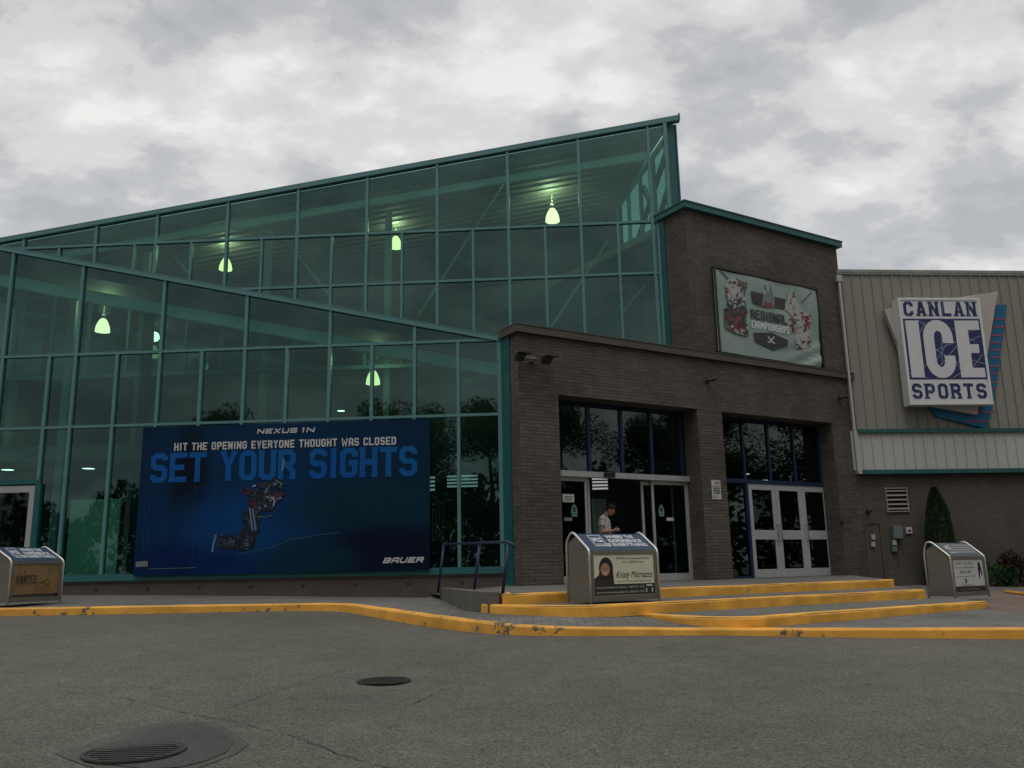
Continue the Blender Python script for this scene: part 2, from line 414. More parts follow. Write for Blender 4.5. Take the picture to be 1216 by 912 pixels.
# ------------------------------------------------------------------ reference planes of the building
BF = Frame((0, 0), 58.5)                      # brick front
c0 = at_depth(618, 540, 17.85); BF.o = Vector((c0.x, c0.y, 0))
RT = Frame(BF.o, -31.5 + 180)                 # left return of the brick block, u runs towards the lot
AO = RT.hit(597, 540)
AF = Frame(AO, 93.4)                          # lobby glazing
tc_u = BF.uz(818, 330)[0]; TC = BF.p(tc_u, 0, 0)
RT2 = Frame(TC, -31.5 + 180)
BO = RT2.hit(785, 330)
GF = Frame(BO, 93.4)                          # clerestory glazing
mo = BF.hit(1022, 560); MF = Frame(mo, 85.3)  # metal clad hall
ZP = EYE - .35                                # platform
HALL = empty('arena_building', (AO.x, AO.y, ZP), 'long arena building with sloped green glass hall, brick entrance block and taupe metal siding', 'building')

def line_z(F, p1, p2, d=0):
    (u1, z1), (u2, z2) = F.uz(*p1, d), F.uz(*p2, d)
    return lambda u: z1 + (z2 - z1) * (u - u1) / (u2 - u1)
def Uat(F, px, py, d=0): return F.uz(px, py, d)[0]

# ---- lobby glazing (plane AF)
zA1 = (AF.uz(0, 424)[1] + AF.uz(304, 414)[1] + AF.uz(594, 404)[1]) / 3
zA2 = (AF.uz(0, 509.5)[1] + AF.uz(304, 501)[1] + AF.uz(595, 492)[1]) / 3
zA0 = (AF.uz(75, 690)[1] + AF.uz(304, 685.5)[1] + AF.uz(520, 681)[1]) / 3
roofA = line_z(AF, (0, 295.5), (597, 404))
uR = 0.0
midx = [52.5, 84, 134, 185.5, 236, 287.5, 338.5, 389.8, 441, 492.3, 544.7]
mu = [Uat(AF, x, 505) for x in midx]
full = [Uat(AF, 100, 314), Uat(AF, 196, 331), Uat(AF, 294, 350), Uat(AF, 393, 366), Uat(AF, 493, 385)]
# snap the tall mullions on the regular grid
full = [min(mu, key=lambda q: abs(q - f)) for f in full]
step = (mu[-1] - mu[1]) / 9
uL1 = Uat(AF, 5, 421); uL2 = uL1 - 1.95; uL3 = uL2 - 2.0
lob = MB(); W2 = .035
def vm(F, u, z0, z1, w=.035, d0=-.07, d1=.05): return MB().box(F, u - w, u + w, d0, d1, z0, z1)
gA = MB().box(AF, uL3, uR, -.09, .06, zA0 - .02, zA0 + .12).build('lobby_glazing', MULL, HALL)
gA.data.materials[0] = TEAL
tag(gA, 'lower green glazed front of the lobby, its roof line falling to the right')
allm = []
for u in mu:
    top = roofA(u) if u in full else zA1
    allm.append((u, zA0 + .12, top - .03))
allm += [(uL1, zA0 + .12, roofA(uL1) - .03), (uL2, zA0 + .12, roofA(uL2)), (uL3, zA0 + .12, roofA(uL3)), ((uL2 + uL3) / 2, zA0 + .12, zA1)]
for u, a, b in allm: vm(AF, u, a, b).build('mullion', MULL, gA)
vm(AF, uR - .04, zA0 + .12, roofA(uR), .045).build('mullion', MULL, gA)
for z in (zA1, zA2):
    MB().box(AF, uL3, uR - .085, -.065, .045, z - .03, z + .03).build('transom', MULL, gA)
cuts = sorted([uL3, (uL2 + uL3) / 2, uL2, uL1] + mu + [uR - .04])
for i in range(len(cuts) - 1):
    a, b = cuts[i], cuts[i + 1]
    for z0, z1 in ((zA0 + .1, zA2), (zA2, zA1)):
        if b <= mu[0] + .01 and z0 < zA2 and a >= uL1 - 2.9: z0 = zA0 + 2.1      # over the left door
        MB().box(AF, a, b, -.018, -.01, z0, z1).build('pane', GL, gA)
cuts2 = sorted([uL3, uL2, uL1] + full + [uR - .04])
for i in range(len(cuts2) - 1):
    a, b = cuts2[i], cuts2[i + 1]
    za, zb = roofA(a), roofA(b)
    if b > uR - .1: zb = max(zb, zA1 + .01)
    MB().prism(AF, [(a, zA1), (b, zA1), (b, zb), (a, za)], -.018, -.01).build('pane', GL, gA)
# roof edge + lobby roof
m = MB(); a, b = uL3, uR + .02
m.prism(AF, [(a, roofA(a) - .05), (b, roofA(b) - .05), (b, roofA(b) + .05), (a, roofA(a) + .05)], -.1, .075, MULL)
m.prism(AF, [(a, roofA(a) + .052), (b, roofA(b) + .052), (b, roofA(b) + .07), (a, roofA(a) + .07)], -.12, .082, MULL)
m.build('roof_edge', None, gA)
# side cover between glass and brick return
du = (RT.uz(608, 540)[0]); dA = RT.uz(597, 540)[0]
m = MB(); F = RT
m.box(F, dA - .02, du, -.02, .03, zA0 - .3, roofA(0) + .02); m.build('edge_cladding', TEALD, gA)
# plinth
m = MB(); m.box(AF, uL3, .35, -.35, .0, zA0 - 1.3, zA0 - .022, PLINTH); m.box(AF, uL3, .12, -.2, .03, zA0 - .06, zA0 - .024, COPE)
for k in range(9):
    u = -9.9 + k * 1.12; m.box(AF, u, u + .07, 0., .012, zA0 - .22, zA0 - .17, DARK)
pl = m.build('plinth', None, HALL)

# ---- clerestory glazing (plane GF)
zB1 = (GF.uz(27, 295)[1] + GF.uz(304, 283.5)[1] + GF.uz(560, 272.5)[1] + GF.uz(780, 263.5)[1]) / 4
zB2 = (GF.uz(304, 343)[1] + GF.uz(560, 333)[1] + GF.uz(784, 324)[1]) / 3
roofB = line_z(GF, (0, 287.5), (806, 142))
zB3 = zB2 - (zB1 - zB2) * 1.55
bf = [Uat(GF, x, 285) for x in (29.5, 114.5, 186, 269.5, 353, 435.5, 519.3, 604.3, 690.5, 776)]
bh = [Uat(GF, x, 300) for x in (71, 160, 227.5, 311, 394, 477.5, 562, 648, 735)]
uBR = Uat(GF, 789, 150); uBE = Uat(GF, 783.5, 300); uB0 = Uat(GF, -130, 300)
gB = MB().box(GF, uB0, uBE, -.09, .06, zB3 - .1, zB3).build('clerestory_glazing', MULL, HALL)
tag(gB, 'tall rear green glazed wall, its roof line rising to the right')
for u in bf: vm(GF, u, zB3, roofB(u), .036).build('mullion', MULL, gB)
for u in bh: vm(GF, u, zB3, zB1, .03).build('mullion', MULL, gB)
vm(GF, uBE, zB3, zB1, .05, -.1, .07).build('mullion', MULL, gB)
vm(GF, uBR, zB1, roofB(uBR), .05, -.1, .07).build('mullion', MULL, gB)
MB().box(GF, uB0, uBR, -.065, .045, zB1 - .032, zB1 + .032).build('transom', MULL, gB)
MB().box(GF, uB0, uBE, -.065, .045, zB2 - .032, zB2 + .032).build('transom', MULL, gB)
cu = sorted([uB0] + bf + [uBR])
for i in range(len(cu) - 1):
    a, b = cu[i], cu[i + 1]
    MB().prism(GF, [(a, zB1), (b, zB1), (b, roofB(b)), (a, roofB(a))], -.018, -.01).build('pane', GLU, gB)
cu = sorted([uB0] + bf + bh + [uBE])
for i in range(len(cu) - 1):
    a, b = cu[i], cu[i + 1]
    if b - a < .05: continue
    for z0, z1 in ((zB2, zB1), (zB3, zB2)):
        MB().box(GF, a, b, -.018, -.01, z0, z1).build('pane', GLU, gB)
# fin at the high end
FB = Frame(GF.p(uBR, 0, 0), 58.5)
uf = FB.uz(805.5, 200)[0]
m = MB(); m.box(FB, .045, uf, -.12, .0, zB1 - .3, roofB(uBR) + .02, TEALD); m.box(FB, uf - .035, uf + .01, -.13, .02, zB1 - .3, roofB(uBR) + .03, TEAL)
m.build('corner_fin', None, gB)
m = MB(); a, b = uB0, Uat(GF, 807, 141)
m.prism(GF, [(a, roofB(a) - .04), (b, roofB(b) - .04), (b, roofB(b) + .06), (a, roofB(a) + .06)], -.12, .08, MULL)
m.prism(GF, [(a, roofB(a) + .062), (b, roofB(b) + .062), (b, roofB(b) + .10), (a, roofB(a) + .09)], -.13, .082, MULL)
m.box(GF, b - .04, b + .0, -.1, .09, roofB(b) - .02, roofB(b) + .14, TEAL)
m.build('roof_edge', None, gB)
# flashing of the clerestory against the tower
m = MB(); e = RT2.uz(783.5, 330)[0]; m.box(RT2, e, e + .3, -.02, .03, zB3 - .4, zB1 + .05); m.build('edge_cladding', TEALD, gB)

# ---- roofs, interior shell
DEPTH = 10.0
dBA = (GF.o - AF.o).dot(AF.n)                 # negative: clerestory lies behind the lobby front
m = MB()
def slopeslab(mb, F, f, u0, u1, d0, d1, off, th, mat):
    mb.prism(F, [(u0, f(u0) + off - th), (u1, f(u1) + off - th), (u1, f(u1) + off), (u0, f(u0) + off)], d0, d1, mat)
slopeslab(m, AF, roofA, uL3, uR, dBA, -.1, -.06, .22, CEIL)
lr = m.build('lobby_roof', None, HALL)
uEnd = Uat(GF, 789, 150)
SK = math.tan(R(13.4))
def skew(mb, u0, u1, d0, d1, off, th, mat):      # right end follows the slanted end wall
    q = []
    for o_ in (off - th, off):
        for u, d in ((u0, d1), (u1 + d1 * SK, d1), (u1 + d0 * SK, d0), (u0, d0)): q.append(GF.p(u, d, roofB(u) + o_))
    mb.hexa(q, mat)
m = MB(); skew(m, uB0, uEnd - .02, -DEPTH, -.1, -.06, .25, CEIL)
# ribs of the corrugated deck
k = uB0 + .5
hr = m.build('hall_roof', None, HALL)
m = MB()
i = 0
d = -DEPTH + .3
while d < -.3:
    skew(m, uB0 + .2, uEnd - .15, d, d + .12, -.312, .05, CEIL); d += .34
m.build('deck_rib', None, hr)
# floor
m = MB(); fl = [AF.p(uL3, -.36, ZP - .02), AF.p(.3, -.36, ZP - .02), BF.p(10.6, -.9, ZP - .02), BF.p(10.6, -13, ZP - .02), GF.p(uB0 - 4, -DEPTH - 1, ZP - .02)]
m.faces(fl, [(0, 1, 2, 3, 4)]); ifl = m.build('indoor_floor', FLOORI, HALL)
# back wall, left wall, inner wall behind the entrance
m = MB(); m.prism(GF, [(uB0, ZP), (uEnd - 2.3, ZP), (uEnd - 2.3, roofB(uEnd - 2.3) - .3), (uB0, roofB(uB0) - .3)], -DEPTH - .3, -DEPTH, INT)
m.box(GF, uB0 - .3, uB0, -DEPTH, -.1, ZP, roofB(uB0), INT)
m.build('inner_wall', None, HALL)
uW0, uW1 = AF.uz(478, 560, -4.6)[0], AF.uz(828, 560, -4.6)[0]
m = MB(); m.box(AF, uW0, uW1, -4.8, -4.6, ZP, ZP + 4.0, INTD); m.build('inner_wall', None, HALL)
# glazed end wall seen through the clerestory
EW = Frame(GF.p(uBR + .05, -.12, 0), 170)       # u runs towards the lot
wl = 4.6; zt = roofB(uBR) - .35; zb = zB1 - 2.2
ew = MB()
ew.box(EW, -wl, 0, -.06, .06, zt - .1, zt + .02, MULL); ew.box(EW, -wl, 0, -.03, .03, zb - .12, zb, MULL); ew.box(EW, -wl, -wl + .06, -.03, .03, zb, zt - .1, MULL)
eo = ew.build('end_glazing', None, HALL)
MB().box(EW, -wl, 0, -.005, .003, zb, zt).build('pane', glass('end wall glass', (.66, .80, .75), .06), eo)
m = MB()
for k in range(5): m.box(EW, -wl + k * wl / 4 - .05, -wl + k * wl / 4 + .05, -.05, .05, zb, zt - .1, MULL)
m.build('mullion', None, eo)
m = MB()
for (u0_, z0_, u1_, z1_) in ((-.1, zt - 1.2, -wl, zb + .6), (-.1, zb + 1.2, -wl * .5, zt - .4), (-wl, zt - 1.6, -wl * .5, zb + .3), (-.1, zt - .2, -wl, zt - 2.6)):
    m.bar(EW.p(u0_, -.09, z0_), EW.p(u1_, -.09, z1_), .12, .12)
m.build('brace', MULL, eo)
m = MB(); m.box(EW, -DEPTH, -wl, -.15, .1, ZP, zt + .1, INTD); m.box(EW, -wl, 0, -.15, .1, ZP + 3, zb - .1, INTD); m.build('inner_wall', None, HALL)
# beams, columns, braces of the clerestory hall
m = MB()
top = line_z(GF, (304, 259), (772, 179), -.4)
u0_, u1_ = uB0 + .3, Uat(GF, 772, 179, -.4)
m.prism(GF, [(u0_, top(u0_) - .2), (u1_, top(u1_) - .2), (u1_, top(u1_)), (u0_, top(u0_))], -.5, -.4)
m.build('roof_beam', BEAM, HALL)
for px in (30, 174, 317.5, 460.5):
    u = Uat(GF, px, 300, -.9)
    MB().box(GF, u - .085, u + .085, -1.07, -.9, ZP, top(u) - .2).build('column', BEAMD, HALL)
for (x0, y0, x1, y1) in ((322, 262, 392, 352), (598, 217, 497, 375), (722, 286, 652, 392), (772, 331, 738, 372), (207, 305, 224, 326), (128, 306, 120, 312)):
    a = GF.hit(x0, y0, -1.2); b = GF.hit(x1, y1, -1.2)
    MB().bar(a, b, .06, .06).build('brace', BEAMD, HALL)
# lobby beam + columns
m = MB(); top = line_z(AF, (32, 331), (591, 432), -.35); u0_, u1_ = uL3 + .2, Uat(AF, 593, 440, -.35)
m.prism(AF, [(u0_, top(u0_) - .27), (u1_, top(u1_) - .27), (u1_, top(u1_)), (u0_, top(u0_))], -.5, -.35); m.build('roof_beam', BEAM, HALL)
for px, py in ((83, 400), (170, 450), (-60, 400)):
    u = Uat(AF, px, py, -1.1)
    MB().box(AF, u - .09, u + .09, -1.3, -1.1, ZP, top(u) - .1).build('column', BEAMD if px != 170 else INTD, HALL)
# mezzanine slab in the left part of the lobby
m = MB(); z1 = AF.uz(100, 528, -2.2)[1]; z0 = AF.uz(100, 546, -2.2)[1]
m.box(AF, uL3, AF.uz(168, 530, -2.2)[0], -6, -2.2, z0, z1, INT); m.box(AF, uL3, AF.uz(480, 530, -6)[0], -6.2, -6, ZP, z1, INTD)
m.build('mezzanine', None, HALL)

# ---- brick entrance block
uT = tc_u; uE = BF.uz(1014, 500)[0]
zcop = BF.uz(624, 396)[1]; zcopt = BF.uz(624, 387.5)[1]
zt_b = BF.uz(813.5, 248)[1]; zt_t = zt_b + .15
o1 = (BF.uz(664.5, 520)[0], BF.uz(832.5, 560)[0], BF.uz(745, 477)[1])
o2 = (BF.uz(862, 560)[0], BF.uz(993, 560)[0], BF.uz(925, 496)[1])
TH = .55
m = MB()
m.box(BF, 0, o1[0], -TH, 0, ZP - .8, zcop)
m.box(BF, o1[0], o1[1], -TH, 0, o1[2], zcop)
m.box(BF, o1[1], o2[0], -TH, 0, ZP - .8, zcop)
m.box(BF, o2[0], o2[1], -TH, 0, o2[2], zcop)
m.box(BF, o2[1], uE, -TH, 0, ZP - .8, zcop)
m.box(RT, dA - .02, -TH - .0, -.3, 0, ZP - .8, zcop)
bw = m.build('brick_wall', BRICK, HALL)
m = MB(); m.box(BF, uT, uE, -1.05, -.003, zcop, zt_b); m.build('upper_brick_wall', BRICK, HALL)
m = MB()
m.box(BF, -.09, uE + .09, -TH, .09, zcop, zcopt, COPE); m.box(BF, -.10, uE + .10, -TH, .105, zcopt, zcopt + .025, COPE)
m.box(RT, dA, -.56, -.3, .09, zcop, zcopt, COPE)
m.build('coping', None, bw)
m = MB(); m.box(BF, uT - .1, uE + .12, -1.2, .12, zt_b, zt_t); m.box(BF, uT - .12, uE + .14, -1.22, .14, zt_t, zt_t + .03)
# side return of the tower roof edge
m.build('tower_coping', TEALB, HALL)
m = MB(); m.box(BF, uT - .1, uE + 3, -DEPTH, -1.2, zt_t - .5, zt_t - .3, CEIL); m.box(BF, .3, uT, -3.0, -TH, zcop - .6, zcop - .4, CEIL); m.build('flat_roof', None, HALL)
m = MB(); m.box(BF, uE - .25, uE, -DEPTH, -TH, ZP - .8, zt_b - .1); m.build('side_brick_wall', BRICK, HALL)

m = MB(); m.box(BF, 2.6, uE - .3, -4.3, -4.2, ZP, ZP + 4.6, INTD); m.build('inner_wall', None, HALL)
# ---- entrance 1 : sliding doors with transom lights
dd = -.5
F = BF
zh1, zh0 = F.uz(740, 562.5, dd)[1], F.uz(740, 569, dd)[1]
u0, u1 = o1[0] + .003, o1[1] - .003
eg = MB()
eg.box(F, u0, u1, dd - .06, dd + .10, zh0, zh1, ALU)
eg.box(F, u0, u1, dd - .05, dd + .03, o1[2] - .08, o1[2] - .003, NAVY)
en = eg.build('entrance_glazing', None, HALL)
xs = [F.uz(x, 525, dd)[0] for x in (698.7, 737.5, 772.5, 808)]
for u in [u0 + .04] + xs: MB().box(F, u - .04, u + .04, dd - .06, dd + .04, zh1 + .002, o1[2] - .085).build('mullion', NAVY, en)
cc = [u0] + xs + [u1]
for i in range(len(cc) - 1):
    MB().box(F, cc[i], cc[i + 1], dd - .01, dd, zh1, o1[2] - .01).build('pane', GLE, en)
um = F.uz(723, 563, dd + .1)[0]
MB().box(F, um - .14, um + .14, dd + .102, dd + .16, zh0 + .02, zh1 - .01).build('motion_sensor', BLACK, en)
def doorframe(root, name, a, b, z0, z1, st, d, matf, gl, rail=None, bot=.16, top_=.09):
    mb = MB()
    mb.box(F, a, a + st, d - .04, d, z0, z1); mb.box(F, b - st, b, d - .04, d, z0, z1)
    mb.box(F, a + st, b - st, d - .04, d, z1 - top_, z1); mb.box(F, a + st, b - st, d - .04, d, z0, z0 + bot)
    if rail: mb.box(F, a + st, b - st, d - .04, d, rail[0], rail[1])
    o = mb.build(name, matf, root, bevel=.004)
    if rail:
        MB().box(F, a + st, b - st, d - .025, d - .017, z0 + bot, rail[0]).build('pane', gl, o)
        MB().box(F, a + st, b - st, d - .025, d - .017, rail[1], z1 - top_).build('pane', gl, o)
    else:
        MB().box(F, a + st, b - st, d - .025, d - .017, z0 + bot, z1 - top_).build('pane', gl, o)
    return o
zf = ZP + .005
ua = F.uz(698.5, 620, dd)[0]; ub = F.uz(704, 620, dd)[0]; uc = F.uz(766, 620, dd)[0]; ud = F.uz(770.5, 620, dd)[0]; ue = F.uz(776, 620, dd)[0]; uf_ = F.uz(819, 640, dd)[0]
doorframe(HALL, 'fixed_sidelight', u0, ua, zf, zh0, .06, dd, ALU, GLD)
doorframe(HALL, 'sliding_door', u0 + .12, ub, zf, zh0 - .02, .06, dd - .07, ALU, GLD)
doorframe(HALL, 'sliding_door', uc, ud + .85, zf, zh0 - .02, .055, dd - .07, ALU, GLD)
fs = doorframe(HALL, 'fixed_sidelight', ue, uf_, zf, zh0, .06, dd, ALU, GLD)
MB().box(F, uf_ + .003, u1, dd - .05, dd + .02, zf, zh0).build('door_jamb', ALU, en)
# ---- entrance 2 : three swing doors, side light, transom
u0, u1 = o2[0] + .003, o2[1] - .003
za, zb_ = F.uz(930, 571.5, dd)[1], F.uz(930, 576, dd)[1]
eg = MB(); eg.box(F, u0, u1, dd - .06, dd + .05, zb_, za, NAVY); eg.box(F, u0, u1, dd - .05, dd + .03, o2[2] - .08, o2[2] - .003, NAVY)
en2 = eg.build('entrance_glazing', None, HALL)
xs = [F.uz(x, 530, dd)[0] for x in (881.5, 911.5, 941, 971)]
for u in [u0 + .04] + xs: MB().box(F, u - .035, u + .035, dd - .06, dd + .04, za + .002, o2[2] - .085).build('mullion', NAVY, en2)
cc = [u0] + xs + [u1]
for i in range(len(cc) - 1): MB().box(F, cc[i], cc[i + 1], dd - .01, dd, za, o2[2] - .01).build('pane', GLE, en2)
e0 = F.uz(886.5, 575, dd)[0]; e3 = F.uz(981.5, 600, dd)[0]; wd = (e3 - e0) / 3
MB().box(F, u0 + .02, e0 - .09, dd - .01, dd, zf + .05, zb_).build('pane', GLE, en2)
MB().box(F, e0 - .09, e0 - .004, dd - .06, dd + .05, zf, zb_ - .002).build('mullion', NAVY, en2)
MB().box(F, u0, e0 - .092, dd - .05, dd + .03, zf, zf + .05).build('transom', NAVY, en2)
MB().box(F, e3 + .003, u1, dd - .06, dd + .04, zf, zb_ - .002).build('mullion', NAVY, en2)
DH = zb_ - zf
for k in range(3):
    a = e0 + k * wd + .004; b = e0 + (k + 1) * wd - .004
    o = doorframe(HALL, 'swing_door', a, b, zf, zb_ - .004, .13, dd + .03, ALUW, GLD, (zf + DH * .40, zf + DH * .50), bot=.2, top_=.15)
    hx = b - .06 if k == 0 else a + .06
    MB().tube([F.p(hx, dd + .03, zf + DH * .38), F.p(hx, dd + .09, zf + DH * .39), F.p(hx, dd + .09, zf + DH * .55), F.p(hx, dd + .03, zf + DH * .56)], .012).build('handle', STEEL, o, smooth=True)
# ---- metal clad hall on the right
zm_t = (MF.uz(1000, 324)[1] + MF.uz(1216, 326)[1]) / 2
zg1 = (MF.uz(1020, 512)[1] + MF.uz(1216, 511)[1]) / 2
zg2 = (MF.uz(1020, 559)[1] + MF.uz(1216, 557.5)[1]) / 2
UM0, UM1 = -.7, 12.0
m = MB(); m.box(MF, UM0, UM1, -.3, 0, zg1, zm_t)
rp = .293
u = UM0 + .12
while u < UM1:
    m.prism(MF, [(u, zg1 + .02), (u + .035, zg1 + .02), (u + .035, zm_t - .02), (u, zm_t - .02)], 0, .032); u += rp
mw = m.build('metal_wall', SID, HALL)
m = MB(); m.box(MF, UM0, UM1, -.3, .06, zm_t + .002, zm_t + .09); m.box(MF, UM0, UM1, .0, .05, zm_t - .05, zm_t); m.build('roof_edge', pm('dull grey flashing', (.26, .26, .24), .5), mw)
m = MB(); m.box(MF, -.3, UM1, -.3, .12, zg2, zg1)
u = -.25
while u < UM1:
    m.prism(MF, [(u, zg2 + .01), (u + .03, zg2 + .01), (u + .03, zg1 - .12), (u, zg1 - .12)], .12, .15); u += rp
ml = m.build('metal_skirt_wall', SIDL, HALL)
m = MB(); m.box(MF, -.02, UM1, .05, .20, zg1 - .07, zg1 + .03); m.box(MF, -.02, UM1, .04, .18, zg2 - .10, zg2 + .012); m.build('trim_band', TEALB, ml)
m = MB(); m.box(MF, -.8, UM1, -.35, -.004, ZP - 1.6, zg2); m.build('painted_block_wall', BLOCK, HALL)
# downspout at the junction
a = MF.hit(995, 336, .1); m = MB(); p0 = MF.hit(1002, 440, .12)
x_u = MF.uz(1012, 500, .12)[0] - .0
m.box(MF, x_u - .03, x_u + .03, .125, .22, zg2 - .02, zm_t - .15); m.box(MF, x_u - .07, x_u + .07, .03, .235, zm_t - .32, zm_t - .14)
m.box(MF, x_u - .055, x_u + .055, .055, .3, zg2 - .1, zg2 - .021)
m.build('downspout', SIDL, HALL)
# service door on the block wall
F = MF
da, db = F.uz(1030.5, 650)[0], F.uz(1046, 650)[0]; zt_ = F.uz(1038, 622)[1]; ZG = EYE - .74
m = MB(); m.box(F, da, db, 0, .03, ZG, zt_, COPE); sd = m.build('service_door', None, HALL)
m = MB(); m.box(F, da - .07, da, 0, .06, ZG, zt_ + .07); m.box(F, db, db + .07, 0, .06, ZG, zt_ + .07); m.box(F, da, db, 0, .06, zt_, zt_ + .07); m.build('door_frame', COPE, sd)
# ------------------------------------------------------------------ ground
def sm(x, a, b):
    t = max(0, min(1, (x - a) / (b - a))); return t * t * (3 - 2 * t)
def road_z(x, y):
    X = max(-4.0, min(12, x)); Y = max(2.0, min(14.0, y))
    return EYE - .790 - .017 * (X - .15) + .036 * (Y - 10.1)
m = MB()
xs = [-500, -80, -30, -14, -10, -7, -5.5, -4, -2, 0, 2, 4, 6, 8, 10, 12, 16, 30, 80, 500]
ys = [-500, -80, -30, -12, -4, -1, 0, 1, 2, 3, 4, 5, 6, 7, 8, 9, 10, 11, 12, 13, 14, 16]
vs = [(x, y, road_z(x, y)) for y in ys for x in xs]; n = len(xs)
fs = [(j * n + i, j * n + i + 1, (j + 1) * n + i + 1, (j + 1) * n + i) for j in range(len(ys) - 1) for i in range(n - 1)]
m.faces(vs, fs); struct(m.build('road', ASPH))
m = MB(); m.faces([(-500, 15.9, -1), (500, 15.9, -1), (500, 900, -1), (-500, 900, -1)], [(0, 1, 2, 3)]); struct(m.build('ground', ASPH))
def on_road(px, py):
    z = -.8
    for _ in range(12):
        p = flat(px, py, z); z = road_z(p.x, p.y) - EYE
    return flat(px, py, z)
# kerb: front top edge of the painted kerb
KT = [(0, 722.3, -.455), (200, 719, -.46), (404, 715.8, -.475), (500, 729.5, -.56), (560, 737, -.61), (615, 743.2, -.655), (700, 745, -.69), (860, 746.3, -.735), (1000, 746.5, -.745), (1216, 746, -.765)]
kt = [flat(x, y, z) for x, y, z in KT]
kt = [kt[0] + (kt[0] - kt[1]).normalized() * 12] + kt + [kt[-1] + (kt[-1] - kt[-2]).normalized() * 12]
kt[0].z = kt[1].z; kt[-1].z = kt[-2].z
def resample(P, s):
    out = []
    for i in range(len(P) - 1):
        L = (P[i + 1] - P[i]).length; k = max(1, int(L / s))
        for j in range(k): out.append(P[i].lerp(P[i + 1], j / k))
    return out + [P[-1]]
kr = resample(kt, .25)
for _ in range(3):
    kr = [kr[0]] + [(kr[i - 1] + kr[i] * 2 + kr[i + 1]) / 4 for i in range(1, len(kr) - 1)] + [kr[-1]]
rn = random.Random(3)
prof = [(.0, -.32, 0), (.006, -.10, 1), (.010, -.022, 0), (.028, -.002, 0), (.15, .0, 0), (.16, -.3, 0)]   # (inward, dz, jitter)
vs = []; fs = []; N = len(prof)
for i, p in enumerate(kr):
    t = (kr[min(i + 1, len(kr) - 1)] - kr[max(0, i - 1)]); nx = Vector((-t.y, t.x, 0)).normalized()
    jj = rn.uniform(-.004, .004)
    for (a, dz, j) in prof: vs.append(p + nx * (a + jj * (a < .1)) + Vector((0, 0, dz + rn.uniform(-.003, .003) * (dz > -.05))))
for i in range(len(kr) - 1):
    for k in range(N - 1): fs.append((i * N + k, (i + 1) * N + k, (i + 1) * N + k + 1, i * N + k + 1))
m = MB(); m.faces(vs, fs); struct(m.build('kerb', YELK, smooth=False))
# sidewalk sheet between kerb and building
def inward(P, w):
    out = []
    for i, p in enumerate(P):
        t = P[min(i + 1, len(P) - 1)] - P[max(0, i - 1)]; out.append(p + Vector((-t.y, t.x, 0)).normalized() * w)
    return out
pts = [q - Vector((0, 0, .012)) for q in inward(kr, .145)]
ne = len(pts)
ctrl = []
for x, y in ((-120, 707), (0, 707.5), (100, 706.5), (300, 707.5), (500, 709.5)): ctrl.append(AF.hit(x, y, .002))
for (px, py, z) in ((571, 727.5, -.59), (697, 733.5, -.625), (755, 729.3, -.632), (830, 741, -.715), (907, 744, -.74), (1004, 735.5, -.735), (1100, 727, -.72), (1172, 720, -.69), (560, 712, -.56), (524, 708, -.53), (1140, 712, -.69), (1216, 712, -.73), (1216, 725, -.745), (640, 734, -.62)):
    ctrl.append(flat(px, py, z))
for px, py in ((1062, 696), (1087, 694.5), (1150, 695), (1216, 695.5), (1500, 697)): ctrl.append(MF.hit(px, py, .005))
ctrl.append(Vector((1.2, 14.5, EYE - .8))); ctrl.append(Vector((4, 16, EYE - .85))); ctrl.append(Vector((8.3, 17.5, EYE - .78))); ctrl.append(Vector((7.0, 15.6, EYE - .72)))
ctrl.append(AF.p(-.2, .1, EYE - .75)); ctrl.append(Vector((24, kr[-1].y + 12, EYE - .8)))
rp_ = [flat(1165, 722, -.715), flat(1240, 735, -.755), flat(1400, 727, -.76), flat(1300, 706, -.75), flat(1216, 702.5, -.73), flat(1180, 701.5, -.72), flat(1176, 712, -.70)]
allp = pts + ctrl + rp_
nr = ne + len(ctrl)
res = delaunay_2d_cdt([Vector((p.x, p.y)) for p in allp], [(i, i + 1) for i in range(ne - 1)] + [(nr + i, nr + (i + 1) % 7) for i in range(7)], [], 0, 1e-5)
rv, rf, orig = res[0], res[2], res[3]
zz = [allp[o[0]].z if o else 0 for o in orig]
vv = [(v.x, v.y, z) for v, z in zip(rv, zz)]
def inside(f):
    c = sum((Vector(vv[i]) for i in f), Vector()) / len(f)
    best = min(range(ne), key=lambda i: (pts[i].x - c.x) ** 2 + (pts[i].y - c.y) ** 2)
    t = pts[min(best + 1, ne - 1)] - pts[max(best - 1, 0)]; nx = Vector((-t.y, t.x, 0))
    return (c - pts[best]).dot(nx) > -1e-4
PAVE = brickmat('grey pavers', (.165, .158, .145), (.13, .125, .115), (.065, .062, .055), bw=.21, bh=.105, bump=.7)
REDP = brickmat('reddish pavers', (.19, .135, .11), (.155, .11, .09), (.08, .07, .06), bw=.21, bh=.105, bump=.6)
def inred(f):
    c = sum((Vector(vv[i]) for i in f), Vector()) / len(f); k = False
    for i in range(7):
        a, b = rp_[i], rp_[(i + 1) % 7]
        if (a.y > c.y) != (b.y > c.y) and c.x < (b.x - a.x) * (c.y - a.y) / (b.y - a.y) + a.x: k = not k
    return k
kp = [f for f in rf if inside(f)]
m = MB(); m.faces(vv, [f for f in kp if not inred(f)], PAVE); m.faces(vv, [f for f in kp if inred(f)], REDP)
struct(m.build('sidewalk', None))
